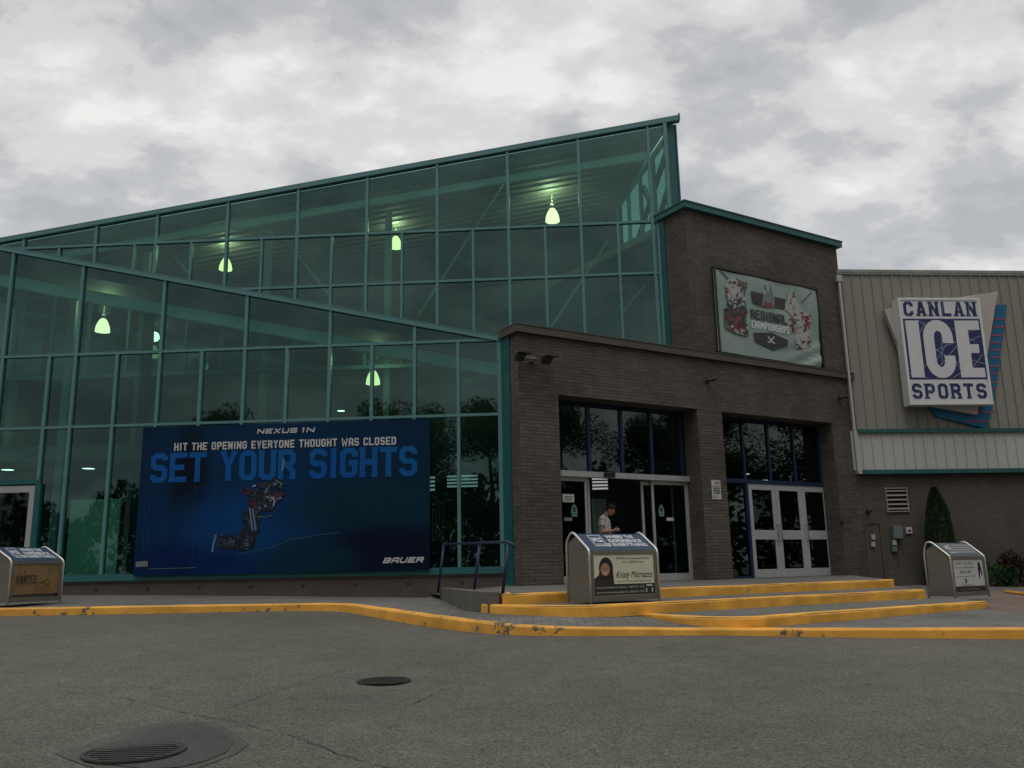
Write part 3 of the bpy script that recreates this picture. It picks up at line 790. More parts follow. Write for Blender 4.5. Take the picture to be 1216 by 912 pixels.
# concrete strip (smooth) along the left kerb is part of the walk; red pavers at the far right
# steps
def slab(name, top, z, depth=.5):
    vs = [Vector((p.x, p.y, EYE + z)) for p in top]; k = len(vs)
    ar = sum(vs[i].x * vs[(i + 1) % k].y - vs[(i + 1) % k].x * vs[i].y for i in range(k))
    if ar < 0: vs.reverse()
    lo = [v - Vector((0, 0, depth)) for v in vs]
    mm = MB(); mm.faces(vs + lo, [tuple(range(k))] + [(i, i + k, (i + 1) % k + k, (i + 1) % k) for i in range(k)])
    return mm.build(name, CONC)
def nosing(parent, line, z, riser, w=.12, name='painted_nosing', taper=False):
    """painted kerb-like edge, proud of the slab by 4 mm"""
    P = resample([Vector((p.x, p.y, EYE + z)) for p in line], .3); mm = MB(); vs = []; fs = []
    rr = random.Random(5)
    sec = [(-.004, -riser), (-.006, -.022), (.0, -.002), (.014, .009), (w, .009), (w + .004, -.05)]
    for i, p in enumerate(P):
        t = P[min(i + 1, len(P) - 1)] - P[max(0, i - 1)]; nx = Vector((-t.y, t.x, 0)).normalized()
        for a, dz in sec: vs.append(p + nx * (a + rr.uniform(-.004, .004)) + Vector((0, 0, dz + rr.uniform(-.002, .002))))
    k = len(sec)
    for i in range(len(P) - 1):
        for j in range(k - 1): fs.append((i * k + j, (i + 1) * k + j, (i + 1) * k + j + 1, i * k + j + 1))
    fs += [tuple(range(k)), tuple(len(P) * k - k + j for j in reversed(range(k)))]
    mm.faces(vs, fs); return mm.build(name, YEL, parent)
z1, z2, z3 = -.35, -.487, -.622
t1 = [flat(597, 706.3, z1), flat(1061, 688.5, z1)]
t1b = BF.p(uE + .1, -.1, 0)
rampL = flat(528, 700.5, -.36)
s1 = slab('step', [t1[0], t1[1], flat(1030, 685.5, z1), BF.p(uE + .02, -.6, 0), BF.p(.1, -.9, 0), AF.p(.2, -.3, 0), AF.p(-.05, .02, 0)], z1)
tag(s1, kind='structure'); s1.name = 'entrance_platform'
nosing(s1, [flat(594.5, 704, z1), t1[0], t1[1]], z1, .145)
t2 = [flat(571.5, 718, z2), flat(590, 719, z2), flat(650, 719.5, z2), flat(697, 719.6, z2), flat(730, 718.3, z2), flat(1098, 700.5, z2)]
s2 = struct(slab('step', t2 + [flat(1058, 695, z2) + Vector((.1, .3, 0)), Vector((t1[0].x + .6, t1[0].y + 1, 0)), flat(597, 711, z2), flat(573, 714, z2)], z2))
nosing(s2, t2, z2, .15)
t3 = [flat(755, 728.6, z3), flat(800, 731.8, z3), flat(835, 733, z3), flat(870, 733.6, z3), flat(907, 732.8, z3), flat(950, 729.3, z3), flat(1172, 714.5, z3)]
s3 = struct(slab('step', t3 + [flat(1138, 711, z3), flat(1000, 712, z3), flat(800, 724, z3)], z3))
nosing(s3, t3, z3, .15)
m = MB(); a, b = flat(1062, 695.8, z2), flat(1097, 700.4, z2)
# ramp along the glass + its low concrete kerb wall
a0 = Vector((t1[0].x - .12, t1[0].y + .1, EYE + z1 + .03)); a1 = Vector((rampL.x, rampL.y, EYE + z1 + .02))
m = MB(); m.bar(a0 - Vector((0, 0, .2)), a1 - Vector((0, 0, .2)), .16, .42); struct(m.build('ramp_curb', CONC, bevel=.01))
m = MB(); q = [a0 + Vector((.05, 0, -.035)), AF.p(.1, .0, EYE - .34), AF.p(-1.55, .0, EYE - .475), a1 + Vector((-.02, 0, -.13))]
m.faces(q, [(0, 1, 2, 3)]); struct(m.build('ramp', CONC))
# extra short yellow line far right
m = MB(); p = [flat(1195, 704.3, -.73), flat(1216, 706.8, -.73), flat(1330, 716, -.73)]
P = [x + Vector((0, 0, .03)) for x in p]
mm = MB(); mm.tube(P, .0 + .035, n=6); struct(mm.build('painted_edge', YEL))
# right planting bed strip
# manhole, catch basin, patch, cracks
def sheet_on_road(px_pts, lift, mat, name):
    mm = MB(); mm.faces([on_road(x, y) + Vector((0, 0, lift)) for x, y in px_pts], [tuple(range(len(px_pts)))]); return struct(mm.build(name, mat))
def W_(pts): return [(x / 4.0, 760 + y / 4.0) for x, y in pts]
pp = W_([(260, 540), (420, 495), (560, 450), (700, 405), (850, 388), (960, 388), (1060, 410), (1140, 460), (1180, 500), (1120, 545), (1000, 590), (900, 625), (700, 650), (500, 625), (380, 590), (300, 560)])
sheet_on_road(pp, .004, PATCH, 'asphalt_patch')
pp = W_([(440, 535), (560, 480), (700, 430), (820, 405), (960, 405), (1060, 440), (1110, 490), (1080, 535), (980, 580), (860, 610), (700, 620), (540, 600)])
sheet_on_road(pp, .008, asphalt('inner patch', .064, .15, .3, (1, .98, .92)), 'asphalt_patch')
for nm, (cx, cy), rad, lbl in (('manhole_cover', (160, 894.5), .265, 'sunken round iron manhole cover inside the dark asphalt patch'), ('manhole_cover', (456, 809.5), .215, 'small round iron cover flush in plain asphalt, without any patch')):
    c = on_road(cx, cy) + Vector((0, 0, .011))
    mm = MB(); mm.lathe(c, [(0.001, .0), (rad * .9, .0)], 40, IRON)
    for k in range(-4, 5):
        L = math.sqrt(max(0, (rad * .85) ** 2 - (k * rad * .19) ** 2))
        mm.bar(c + Vector((-L, k * rad * .19, .003)), c + Vector((L, k * rad * .19, .003)), rad * .05, .003, m=IRON)
    root = mm.build(nm, None, org=tuple(c)); tag(root, lbl, 'manhole cover', 'round iron covers in the lot')
    mm = MB(); mm.lathe(c, [(rad * .92, -.004), (rad * .93, .004), (rad * 1.0, .005), (rad * 1.01, -.004)], 40); mm.build('rim', IRON, root)
cracks = [[(130, 245), (220, 252), (300, 262), (380, 282), (450, 300), (480, 305), (560, 282), (650, 250), (740, 222), (835, 193)], [(480, 305), (560, 318), (620, 335), (700, 352), (760, 375), (860, 412), (940, 430)], [(0, 100), (30, 97)], [(1000, 275), (1060, 245), (1110, 228)]]
mm = MB(); rc = random.Random(2)
for c in cracks:
    P = [on_road(x / 2.027, 700 + y / 2.027) + Vector((0, 0, .0045)) for x, y in c]; P = resample(P, .06)
    P = [p + Vector((rc.uniform(-.012, .012), rc.uniform(-.012, .012), 0)) for p in P]
    for i in range(len(P) - 1):
        t = (P[i + 1] - P[i]).normalized(); s_ = Vector((-t.y, t.x, 0)); w0 = rc.uniform(.001, .0045); w1 = rc.uniform(.001, .0045)
        if rc.random() < .15: continue
        mm.faces([P[i] - s_ * w0, P[i + 1] - s_ * w1, P[i + 1] + s_ * w1, P[i] + s_ * w0], [(0, 1, 2, 3)])
struct(mm.build('pavement_crack', TAR))
# ------------------------------------------------------------------ printed banner on the lobby glass
def mixmat(name, c1, c2, scale=.8, rough=.5, lo=.42, hi=.6, stretch=(1, 1, 1), spec=.3):
    m, nt, out = newmat(name); L = nt.links.new
    b = nn(nt, 'ShaderNodeBsdfPrincipled', Roughness=rough); b.inputs['Specular IOR Level'].default_value = spec
    tc = nn(nt, 'ShaderNodeTexCoord'); mp = nn(nt, 'ShaderNodeMapping'); mp.inputs['Scale'].default_value = stretch
    L(tc.outputs['Object'], mp.inputs['Vector'])
    n1 = nn(nt, 'ShaderNodeTexNoise', Scale=scale, Detail=5.); L(mp.outputs[0], n1.inputs['Vector'])
    mr = nn(nt, 'ShaderNodeMapRange'); mr.inputs['From Min'].default_value = lo; mr.inputs['From Max'].default_value = hi; L(n1.outputs['Fac'], mr.inputs['Value'])
    mx = nn(nt, 'ShaderNodeMix', data_type='RGBA'); L(mr.outputs[0], mx.inputs['Factor']); mx.inputs['A'].default_value = (*c1, 1); mx.inputs['B'].default_value = (*c2, 1)
    L(mx.outputs['Result'], b.inputs['Base Color']); L(b.outputs[0], out.inputs[0]); MATS[name] = m
    return m
class Art:
    """coloured print patches drawn on a real flat face; crop = (x0, y0, scale) of the drawing grid"""
    def __init__(s, mb, F, crop, d): s.mb, s.F, s.c, s.d, s.k = mb, F, crop, d, 0
    def uz(s, x, y): return s.F.uz(s.c[0] + x / s.c[2], s.c[1] + y / s.c[2], s.d)
    def poly(s, pts, mat):
        s.k += 1; s.mb.sheet(s.F, [s.uz(x, y) for x, y in pts], s.d + .0015 + s.k * .0004, mat); return s
    def line(s, pts, w, mat):
        P = [Vector(s.uz(x, y)) for x, y in pts]; s.k += 1
        a, b = miter([tuple(p) for p in P], w)
        for i in range(len(P) - 1): s.mb.sheet(s.F, [tuple(b[i]), tuple(b[i + 1]), tuple(a[i + 1]), tuple(a[i])], s.d + .0015 + s.k * .0004, mat)
        return s
    def ell(s, cx, cy, rx, ry, mat, rot=0, n=16):
        return s.poly([(cx + rx * math.cos(a) * math.cos(rot) - ry * math.sin(a) * math.sin(rot), cy + rx * math.cos(a) * math.sin(rot) + ry * math.sin(a) * math.cos(rot)) for a in [-2 * math.pi * k / n for k in range(n)]], mat)
def collage(art, poly, mats, n, size, seed):
    rr = random.Random(seed); xs = [q[0] for q in poly]; ys = [q[1] for q in poly]; c = 0
    while c < n:
        x, y = rr.uniform(min(xs), max(xs)), rr.uniform(min(ys), max(ys)); k = False
        for i in range(len(poly)):
            a, b = poly[i], poly[(i + 1) % len(poly)]
            if (a[1] > y) != (b[1] > y) and x < (b[0] - a[0]) * (y - a[1]) / (b[1] - a[1]) + a[0]: k = not k
        if not k: continue
        c += 1; ang = rr.uniform(0, 3.14); L_, W_2 = size * rr.uniform(.5, 1.1), size * rr.uniform(.3, .8)
        ca, sa = math.cos(ang), math.sin(ang)
        pts = [(x + L_ * u_ * ca - W_2 * v_ * sa, y + L_ * u_ * sa + W_2 * v_ * ca) for u_, v_ in ((-.5, .3), (0, .5), (.5, .1), (.4, -.4), (-.4, -.5))]
        kk = art.k; art.k = 6 + (c % 9) * .5; art.poly(pts, rr.choice(mats)); art.k = kk
def fl(name, col, **k): return pm(name, col, k.pop('rough', .55), var=k.pop('var', .06), spec=.3, **k)
BNAVY = mixmat('banner navy print', (.002, .009, .020), (.002, .017, .042), .9, spec=.12)
BBLUE = mixmat('banner blue print', (.001, .024, .085), (.001, .017, .058), .9, spec=.12)
BTEAL = mixmat('banner teal print', (.001, .020, .038), (.002, .010, .020), .8, spec=.12)
BLET = mixmat('banner letter blue', (.004, .095, .29), (.005, .075, .33), .6, spec=.12)
BWH = fl('banner white', (.50, .50, .50))
dB = .13
def bannermat(blobs, base, org):
    m, nt, out = newmat('banner print'); L = nt.links.new
    b = nn(nt, 'ShaderNodeBsdfPrincipled', Roughness=.5); b.inputs['Specular IOR Level'].default_value = .12
    tc = nn(nt, 'ShaderNodeTexCoord'); du_ = nn(nt, 'ShaderNodeVectorMath', operation='DOT_PRODUCT'); du_.inputs[1].default_value = AF.u; L(tc.outputs['Object'], du_.inputs[0])
    sp = nn(nt, 'ShaderNodeSeparateXYZ'); L(tc.outputs['Object'], sp.inputs[0]); cb = nn(nt, 'ShaderNodeCombineXYZ'); L(du_.outputs['Value'], cb.inputs[0]); L(sp.outputs['Z'], cb.inputs[1])
    nz = nn(nt, 'ShaderNodeTexNoise', Scale=1.6, Detail=5.); L(cb.outputs[0], nz.inputs['Vector'])
    wv = nn(nt, 'ShaderNodeVectorMath', operation='MULTIPLY_ADD'); wv.inputs[1].default_value = (.35, .35, 0); L(nz.outputs['Color'], wv.inputs[0]); L(cb.outputs[0], wv.inputs[2])
    cur = None
    for (x, y, rx, ry, soft, col) in blobs:
        u, z = AF.uz(150 + x / 3.286, 480 + y / 3.286, dB); cu = u - (org[0]); cz = z - org[1]
        sb = nn(nt, 'ShaderNodeVectorMath', operation='SUBTRACT'); sb.inputs[1].default_value = (cu + .175, cz + .175, 0); L(wv.outputs[0], sb.inputs[0])
        ml_ = nn(nt, 'ShaderNodeVectorMath', operation='MULTIPLY'); ml_.inputs[1].default_value = (1 / rx, 1 / ry, 0); L(sb.outputs[0], ml_.inputs[0])
        ln = nn(nt, 'ShaderNodeVectorMath', operation='LENGTH'); L(ml_.outputs[0], ln.inputs[0])
        mr = nn(nt, 'ShaderNodeMapRange'); mr.interpolation_type = 'SMOOTHSTEP'; mr.inputs['From Min'].default_value = 1 + soft; mr.inputs['From Max'].default_value = 1 - soft; L(ln.outputs['Value'], mr.inputs['Value'])
        mx = nn(nt, 'ShaderNodeMix', data_type='RGBA'); L(mr.outputs[0], mx.inputs['Factor'])
        if cur is None: mx.inputs['A'].default_value = (*base, 1)
        else: L(cur, mx.inputs['A'])
        mx.inputs['B'].default_value = (*col, 1); cur = mx.outputs['Result']
    L(cur, b.inputs['Base Color']); L(b.outputs[0], out.inputs[0]); return m
bu0, bu1 = AF.uz(164.5, 590, dB)[0], AF.uz(510.5, 590, dB)[0]
bz1 = (AF.uz(170, 506.5, dB)[1] + AF.uz(509, 498.5, dB)[1]) / 2; bz0 = (AF.uz(160, 685, dB)[1] + AF.uz(510, 676, dB)[1]) / 2
bo = (bu0 + bu1) / 2
BB, BD, BT = (.001, .042, .155), (.0015, .006, .014), (.001, .024, .044)
BPR = bannermat([(620, 200, 3.6, 1.2, .8, (.001, .026, .075)), (110, 520, .75, 1.1, .35, (.001, .022, .075)), (240, 420, .42, 1.9, .4, BD), (570, 480, 2.1, .9, .45, BB), (380, 640, .9, .35, .6, (.001, .016, .09)),
    (980, 400, 2.1, .75, .5, BT), (1050, 560, 1.9, .45, .5, (.0015, .006, .022)), (700, 610, 1.0, .40, .5, BT), (150, 600, .8, .3, .7, (.001, .012, .07))], (.0012, .009, .022), (bo, bz0))
m = MB(); m.box(AF, bu0, bu1, dB - .012, dB, bz0, bz1, BPR)
A = Art(m, AF, (150, 480, 3.286), dB)
A.line([(440, 583), (560, 560), (640, 528), (740, 512), (830, 500)], .02, fl('banner cyan', (.012, .06, .10)))
zl = lambda x, y: AF.uz(150 + x / 3.286, 480 + y / 3.286, dB)
# big words, white line above them
ua_, ub_ = zl(95, 240)[0], zl(1135, 240)[0]; z_b, z_t = (zl(95, 305)[1] + zl(1130, 282)[1]) / 2, (zl(95, 190)[1] + zl(1130, 165)[1]) / 2
letter(m, AF, 'SET YOUR SIGHTS', ua_, ub_, z_b, z_t, dB + .004, BLET, ts=.27, slab=.08, gap=.12)
ua_, ub_ = zl(188, 160)[0], zl(1053, 145)[0]; z_b, z_t = (zl(188, 181)[1] + zl(1050, 159)[1]) / 2, (zl(188, 150)[1] + zl(1050, 129)[1]) / 2
letter(m, AF, 'HIT THE OPENING EVERYONE THOUGHT WAS CLOSED', ua_, ub_, z_b, z_t, dB + .006, BWH, ts=.24, gap=.22)
ua_, ub_ = zl(510, 105)[0], zl(665, 103)[0]; z_b, z_t = zl(510, 116)[1], zl(510, 97)[1]
letter(m, AF, 'NEXUS', ua_, ub_, z_b, z_t, dB + .006, BWH, ts=.24, slant=.25, gap=.2, chm=.3)
ua_, ub_ = zl(680, 105)[0], zl(733, 103)[0]; letter(m, AF, '1N', ua_, ub_, z_b, z_t, dB + .006, BWH, ts=.26, slant=.25, gap=.1, chm=.3)
ua_, ub_ = zl(1000, 610)[0], zl(1155, 606)[0]; z_b, z_t = zl(1000, 621)[1], zl(1000, 599)[1]
letter(m, AF, 'BAUER', ua_, ub_, z_b, z_t, dB + .006, BWH, ts=.26, slant=.45, gap=.16, chm=.5)
# hockey player in mid stride with the stick raised
C = Art(m, AF, (230, 530, 6.078), dB + .010)
red, dk, lt, sk = fl('player red', (.06, .014, .022)), fl('player dark navy', (.006, .008, .016)), fl('player pale blue', (.10, .18, .27)), fl('player shade', (.02, .03, .04))
C.poly([(360, 460), (480, 470), (470, 600), (420, 740), (330, 760), (340, 640), (370, 560)], dk)
C.poly([(150, 620), (210, 660), (330, 640), (380, 560), (440, 620), (300, 740), (190, 745)], dk)
C.poly([(400, 340), (520, 320), (600, 380), (560, 460), (430, 480), (390, 420)], dk)
C.poly([(420, 400), (450, 400), (480, 470), (450, 478), (425, 440)], red)
C.poly([(355, 310), (400, 290), (410, 340), (370, 355), (350, 335)], red)
C.poly([(470, 265), (530, 260), (540, 290), (480, 295)], red)
C.poly([(540, 350), (640, 320), (655, 350), (610, 400), (560, 380)], red)
C.poly([(540, 250), (600, 225), (640, 250), (630, 300), (580, 315), (545, 290)], dk)
C.line([(560, 262), (590, 280), (610, 250)], .02, lt); C.line([(585, 240), (630, 268)], .015, lt)
C.line([(515, 335), (545, 285)], .035, lt); C.line([(560, 365), (585, 390), (575, 430)], .03, fl('player white trim', (.30, .33, .36)))
C.line([(600, 380), (635, 372)], .03, lt); C.ell(475, 410, 16, 20, sk)
C.line([(405, 440), (425, 610)], .035, lt); C.line([(425, 450), (450, 605)], .035, lt)
C.line([(640, 180), (652, 95)], .05, lt)
C.line([(440, 505), (520, 512), (575, 495)], .02, fl('stick grey', (.06, .09, .08)))
C.line([(135, 765), (145, 700), (165, 635)], .04, lt); C.line([(165, 640), (180, 720), (210, 715)], .02, fl('banner cyan', (.03, .12, .18)))
for q in (245, 265, 285): C.line([(q, 715), (q + 10, 675)], .014, lt)
for q in (680, 700, 720): C.line([(365, q), (400, q - 8)], .014, lt)
C.line([(425, 290), (450, 282)], .03, fl('player white trim', (.30, .33, .36)))
pn, pt = fl('player navy mid', (.012, .03, .06)), fl('player teal mid', (.02, .06, .08))
C.k = 6
collage(C, [(360, 310), (470, 265), (640, 250), (655, 350), (560, 460), (430, 480)], [dk, pn, red, sk, pt, lt, dk], 120, 26, 1)
collage(C, [(360, 460), (480, 470), (470, 600), (420, 740), (330, 760), (340, 640)], [dk, pn, sk, dk, pt], 70, 30, 2)
collage(C, [(150, 620), (330, 640), (440, 620), (300, 740), (190, 745)], [dk, pn, dk, pt], 50, 28, 3)
C2 = Art(m, AF, (0, 480, 4), dB + .006); C2.poly([(645, 748), (702, 744), (702, 770), (645, 774)], fl('small print tag', (.16, .17, .18)))
C2.line([(700, 783), (935, 776)], .008, fl('small print tag', (.16, .17, .18)))
for x in (700, 718, 936, 1150): C2.line([(x, 250), (x - 25, 770)], .006, fl('seam line', (.03, .06, .09)))
bn = m.build('window_banner', None, org=tuple(AF.p((bu0 + bu1) / 2, dB, bz0)))
tag(bn, 'dark blue window banner reading SET YOUR SIGHTS with a hockey player, across the lobby glass', 'banner')


# ------------------------------------------------------------------ championship banner on the tower
d0 = .03
FR = MB(); q = [BF.uz(x, y, .06) for x, y in ((846.7, 315.3), (972.8, 344), (976, 439), (853.5, 421))]
fu0 = (q[0][0] + q[3][0]) / 2; fu1 = (q[1][0] + q[2][0]) / 2; fz1 = (q[0][1] + q[1][1]) / 2; fz0 = (q[2][1] + q[3][1]) / 2
FR.box(BF, fu0, fu1, 0, .02, fz0, fz1, DARK)
for a in ((fu0, fu0 + .05, fz0, fz1), (fu1 - .05, fu1, fz0, fz1), (fu0 + .05, fu1 - .05, fz1 - .05, fz1), (fu0 + .05, fu1 - .05, fz0, fz0 + .05)): FR.box(BF, a[0], a[1], 0.02, .10, a[2], a[3], pm('black steel frame', (.02, .02, .02), .5))
root = empty('championship_banner', tuple(BF.p((fu0 + fu1) / 2, 0, fz0)), 'pale green banner reading REGIONAL CHAMPIONSHIPS in a black frame high on the brick tower', 'banner')
FR.build('frame', None, root)
GRN = mixmat('banner pale green', (.23, .31, .275), (.33, .40, .36), .8, lo=.35, hi=.65)
CW = Art(MB(), BF, (840, 310, 7.014), .07)
gu = [CW.uz(x, y) for x, y in ((45, 62), (905, 245), (950, 885), (92, 750))]
m = MB(); nx, nz = 26, 18; rb = random.Random(4)
def wr(s, t):
    a = .012 * math.sin(14 * s + 9 * t) * (s > .0) + .03 * max(0, s - .55) * max(0, .45 - t) * 6 * math.sin(26 * (s * .9 - t * 1.3))
    return .075 + a
def bil(s, t):
    a = Vector(gu[3]).lerp(Vector(gu[2]), s); b = Vector(gu[0]).lerp(Vector(gu[1]), s); return a.lerp(b, t)
vs = []; 
for j in range(nz + 1):
    for i in range(nx + 1):
        p = bil(i / nx, j / nz); vs.append(BF.p(p.x, wr(i / nx, j / nz), p.y))
nb = len(vs); vs2 = [v - BF.n * .006 for v in vs]
fs = [(j * (nx + 1) + i, j * (nx + 1) + i + 1, (j + 1) * (nx + 1) + i + 1, (j + 1) * (nx + 1) + i) for j in range(nz) for i in range(nx)]
m.faces(vs + vs2, fs + [tuple(k + nb for k in reversed(f)) for f in fs], GRN)
A = Art(m, BF, (840, 310, 7.014), .092)
gd, gr, rd, wt, gy = fl('emblem dark grey', (.045, .045, .048)), fl('emblem grey', (.16, .19, .18)), fl('print red', (.20, .055, .05)), fl('print white', (.52, .55, .53)), fl('print mid grey', (.10, .12, .12))
A.poly([(95, 75), (120, 80), (225, 190), (210, 190)], gy); A.poly([(860, 260), (875, 262), (790, 350), (780, 345)], gy)
dr_ = fl('print dark red', (.15, .02, .025)); pk = fl('print pink', (.38, .28, .26)); gw = fl('print grey white', (.36, .40, .38))
G1 = [(170, 150), (240, 155), (300, 170), (325, 230), (310, 300), (330, 400), (320, 520), (345, 620), (310, 625), (230, 600), (150, 560), (140, 470), (170, 380), (150, 290), (145, 210)]
A.poly(G1, gy)
A.poly([(170, 150), (240, 158), (300, 300), (180, 320), (148, 210)], gw)
A.poly([(180, 380), (300, 385), (325, 500), (290, 560), (190, 560), (148, 470)], gd)
collage(A, [(170, 150), (250, 155), (300, 300), (180, 320), (148, 210)], [gw, gw, gw, pk, gd, rd], 33, 45, 4)
collage(A, [(225, 170), (320, 190), (315, 290), (270, 270)], [gd, rd, gy, dr_], 14, 39, 5)
collage(A, [(160, 290), (310, 290), (300, 400), (170, 400)], [gd, gw, gy, gw, gd], 27, 39, 6)
collage(A, [(150, 400), (320, 400), (330, 540), (200, 570), (145, 490)], [gd, dr_, gd, rd, gy, gd, dr_], 49, 51, 7)
collage(A, [(190, 540), (330, 540), (345, 630), (300, 625), (190, 580)], [gw, rd, gy, dr_, gw], 22, 39, 8)
G2 = [(670, 270), (700, 250), (730, 290), (740, 330), (800, 420), (850, 440), (862, 560), (850, 730), (800, 720), (760, 730), (735, 640), (755, 540), (715, 470), (645, 400), (660, 340)]
A.poly(G2, gw)
collage(A, [(670, 270), (700, 250), (730, 290), (720, 360), (690, 350)], [gd, gy, gd, pk], 13, 33, 9)
collage(A, [(650, 350), (730, 330), (800, 420), (770, 470), (700, 440)], [gw, gw, gw, pk, rd], 27, 42, 10)
collage(A, [(780, 430), (855, 450), (860, 560), (800, 560)], [rd, dr_, gd, gy, rd], 22, 39, 11)
collage(A, [(690, 480), (735, 490), (730, 590), (695, 590)], [rd, dr_, gy], 13, 36, 12)
collage(A, [(740, 480), (800, 500), (860, 570), (850, 720), (750, 720), (735, 640)], [gw, gw, gw, gd, gy, pk], 44, 45, 13)
collage(A, [(740, 650), (855, 650), (850, 735), (745, 735)], [dr_, gy, gw, gd, pk], 18, 39, 14)
A.k = 9
# emblem
A.poly([(360, 250), (470, 275), (480, 300), (450, 370), (380, 345)], gd); A.poly([(530, 290), (650, 318), (640, 405), (560, 390)], gd)
A.poly([(475, 195), (530, 205), (560, 320), (555, 395), (455, 375), (460, 300)], gr)
A.poly([(470, 340), (540, 352), (543, 392), (470, 380)], rd); A.line([(500, 190), (505, 250)], .04, wt); A.line([(455, 235), (485, 270)], .04, wt)
A.poly([(380, 596), (535, 598), (672, 660), (670, 705), (545, 748), (395, 670)], gd)
A.line([(505, 630), (545, 680), (562, 685)], .035, wt); A.line([(555, 630), (520, 675), (500, 675)], .035, wt)
ub0, ub1 = A.uz(365, 450)[0], A.uz(660, 500)[0]
def slant_text(s, x0, y0t, y0b, x1, y1t, y1b, mat, ts, gap):
    p0t, p0b, p1t, p1b = A.uz(x0, y0t), A.uz(x0, y0b), A.uz(x1, y1t), A.uz(x1, y1b)
    letter(m, BF, s, p0b[0], p1b[0], (p0b[1] + p1b[1]) / 2, (p0t[1] + p1t[1]) / 2, .099, mat, ts=ts, gap=gap)
slant_text('REGIONAL', 362, 392, 478, 668, 462, 535, gd, .27, .16)
slant_text('CHAMPIONSHIPS', 370, 490, 550, 680, 555, 612, fl('print bright white', (.72, .74, .72)), .19, .24)
m.build('banner_cloth', None, root)

# ------------------------------------------------------------------ big wall sign
ds = .50
su0, su1 = (MF.uz(1067.5, 353, ds)[0] + MF.uz(1078.5, 480.5, ds)[0]) / 2, (MF.uz(1163, 354.5, ds)[0] + MF.uz(1179, 480.5, ds)[0]) / 2
sz1, sz0 = (MF.uz(1067, 353, ds)[1] + MF.uz(1163, 354.5, ds)[1]) / 2, (MF.uz(1078, 480.5, ds)[1] + MF.uz(1179, 480.5, ds)[1]) / 2
SGW = pm('sign white face', (.62, .62, .62), .4, var=.04); SGF = pm('sign pale rim', (.66, .66, .64), .4, var=.05); SNV = pm('sign navy', (.022, .03, .105), .45, var=.08)
PINK = pm('pale pink panel', (.46, .40, .365), .5, var=.06); SBL = pm('sign blue panel', (.010, .12, .235), .45, var=.1); MAG = pm('magenta stripe', (.30, .07, .12), .5)
root = empty('arena_sign', tuple(MF.p((su0 + su1) / 2, 0, sz0)), 'large white and navy sign reading CANLAN ICE SPORTS on the taupe metal wall', 'sign')
m = MB(); m.box(MF, su0, su1, .2, ds - .02, sz0, sz1, SGF)
r = .07
m.box(MF, su0, su0 + r, ds - .02, ds + .02, sz0, sz1, SGF); m.box(MF, su1 - r, su1, ds - .02, ds + .02, sz0, sz1, SGF)
m.box(MF, su0 + r, su1 - r, ds - .02, ds + .02, sz0, sz0 + r, SGF); m.box(MF, su0 + r, su1 - r, ds - .02, ds + .02, sz1 - r, sz1, SGF)
m.box(MF, su0 + r, su1 - r, ds - .02, ds, sz0 + r, sz1 - r, SGW); m.build('sign_box', None, root)
S = Art(MB(), MF, (1020, 310, 4.148), ds); m = S.mb
bz1_, bz0_ = (S.uz(210, 282)[1] + S.uz(598, 287)[1]) / 2, (S.uz(243, 583)[1] + S.uz(632, 582)[1]) / 2
bu0_, bu1_ = (S.uz(212, 282)[0] + S.uz(243, 583)[0]) / 2, (S.uz(598, 285)[0] + S.uz(632, 582)[0]) / 2
m.box(MF, bu0_, bu1_, ds, ds + .006, bz0_, bz1_, SNV)
hh = bz1_ - bz0_; ww = bu1_ - bu0_; mg = hh * .03
def serifI(u0, u1, z0, z1, mat, d):
    m.box(MF, u0, u1, d, d + .004, z0, z1, mat)
dI = ds + .0065
zl0, zl1 = bz0_ + mg, bz1_ - mg
serifI(bu0_ + ww * .04, bu0_ + ww * .205, zl0, zl1, SGW, dI)
# C : rounded tall loop with an opening on the right
def ringC(u0, u1, z0, z1, t, d, mat):
    P = []; rx = (u1 - u0) / 2 - t / 2; cx = (u0 + u1) / 2; rz_ = rx * 1.25; H = z1 - z0
    zt2, zb2 = z1 - t * .45 - rz_, z0 + t * .45 + rz_
    P.append((cx + rx, z1 - H * .40))
    for k in range(0, 13): a = math.pi * k / 12; P.append((cx + rx * math.cos(a), zt2 + rz_ * math.sin(a)))
    for k in range(0, 13): a = math.pi + math.pi * k / 12; P.append((cx + rx * math.cos(a), zb2 + rz_ * math.sin(a)))
    P.append((cx + rx, z0 + H * .38))
    a_, b_ = miter(P, t)
    for i in range(len(P) - 1): m.sheet(MF, [tuple(a_[i]), tuple(a_[i + 1]), tuple(b_[i + 1]), tuple(b_[i])], d, mat)
ringC(bu0_ + ww * .245, bu0_ + ww * .62, zl0, zl1, ww * .135, dI + .004, SGW)
e0_, e1_ = bu0_ + ww * .665, bu0_ + ww * .975
m.box(MF, e0_, e0_ + ww * .16, dI, dI + .004, zl0, zl1, SGW)
for za__, zb__, f in ((zl1 - hh * .155, zl1, 1.0), (zl0, zl0 + hh * .155, 1.0), ((zl0 + zl1) / 2 - hh * .07, (zl0 + zl1) / 2 + hh * .075, .88)):
    m.box(MF, e0_ + ww * .16, e0_ + (e1_ - e0_) * f, dI, dI + .004, za__, zb__, SGW)
rs = random.Random(11)
def zoneuz(): return (bu0_ + ww * rs.random(), bz0_ + hh * rs.random())
CRK = pm('sign crack line', (.33, .36, .45), .5)
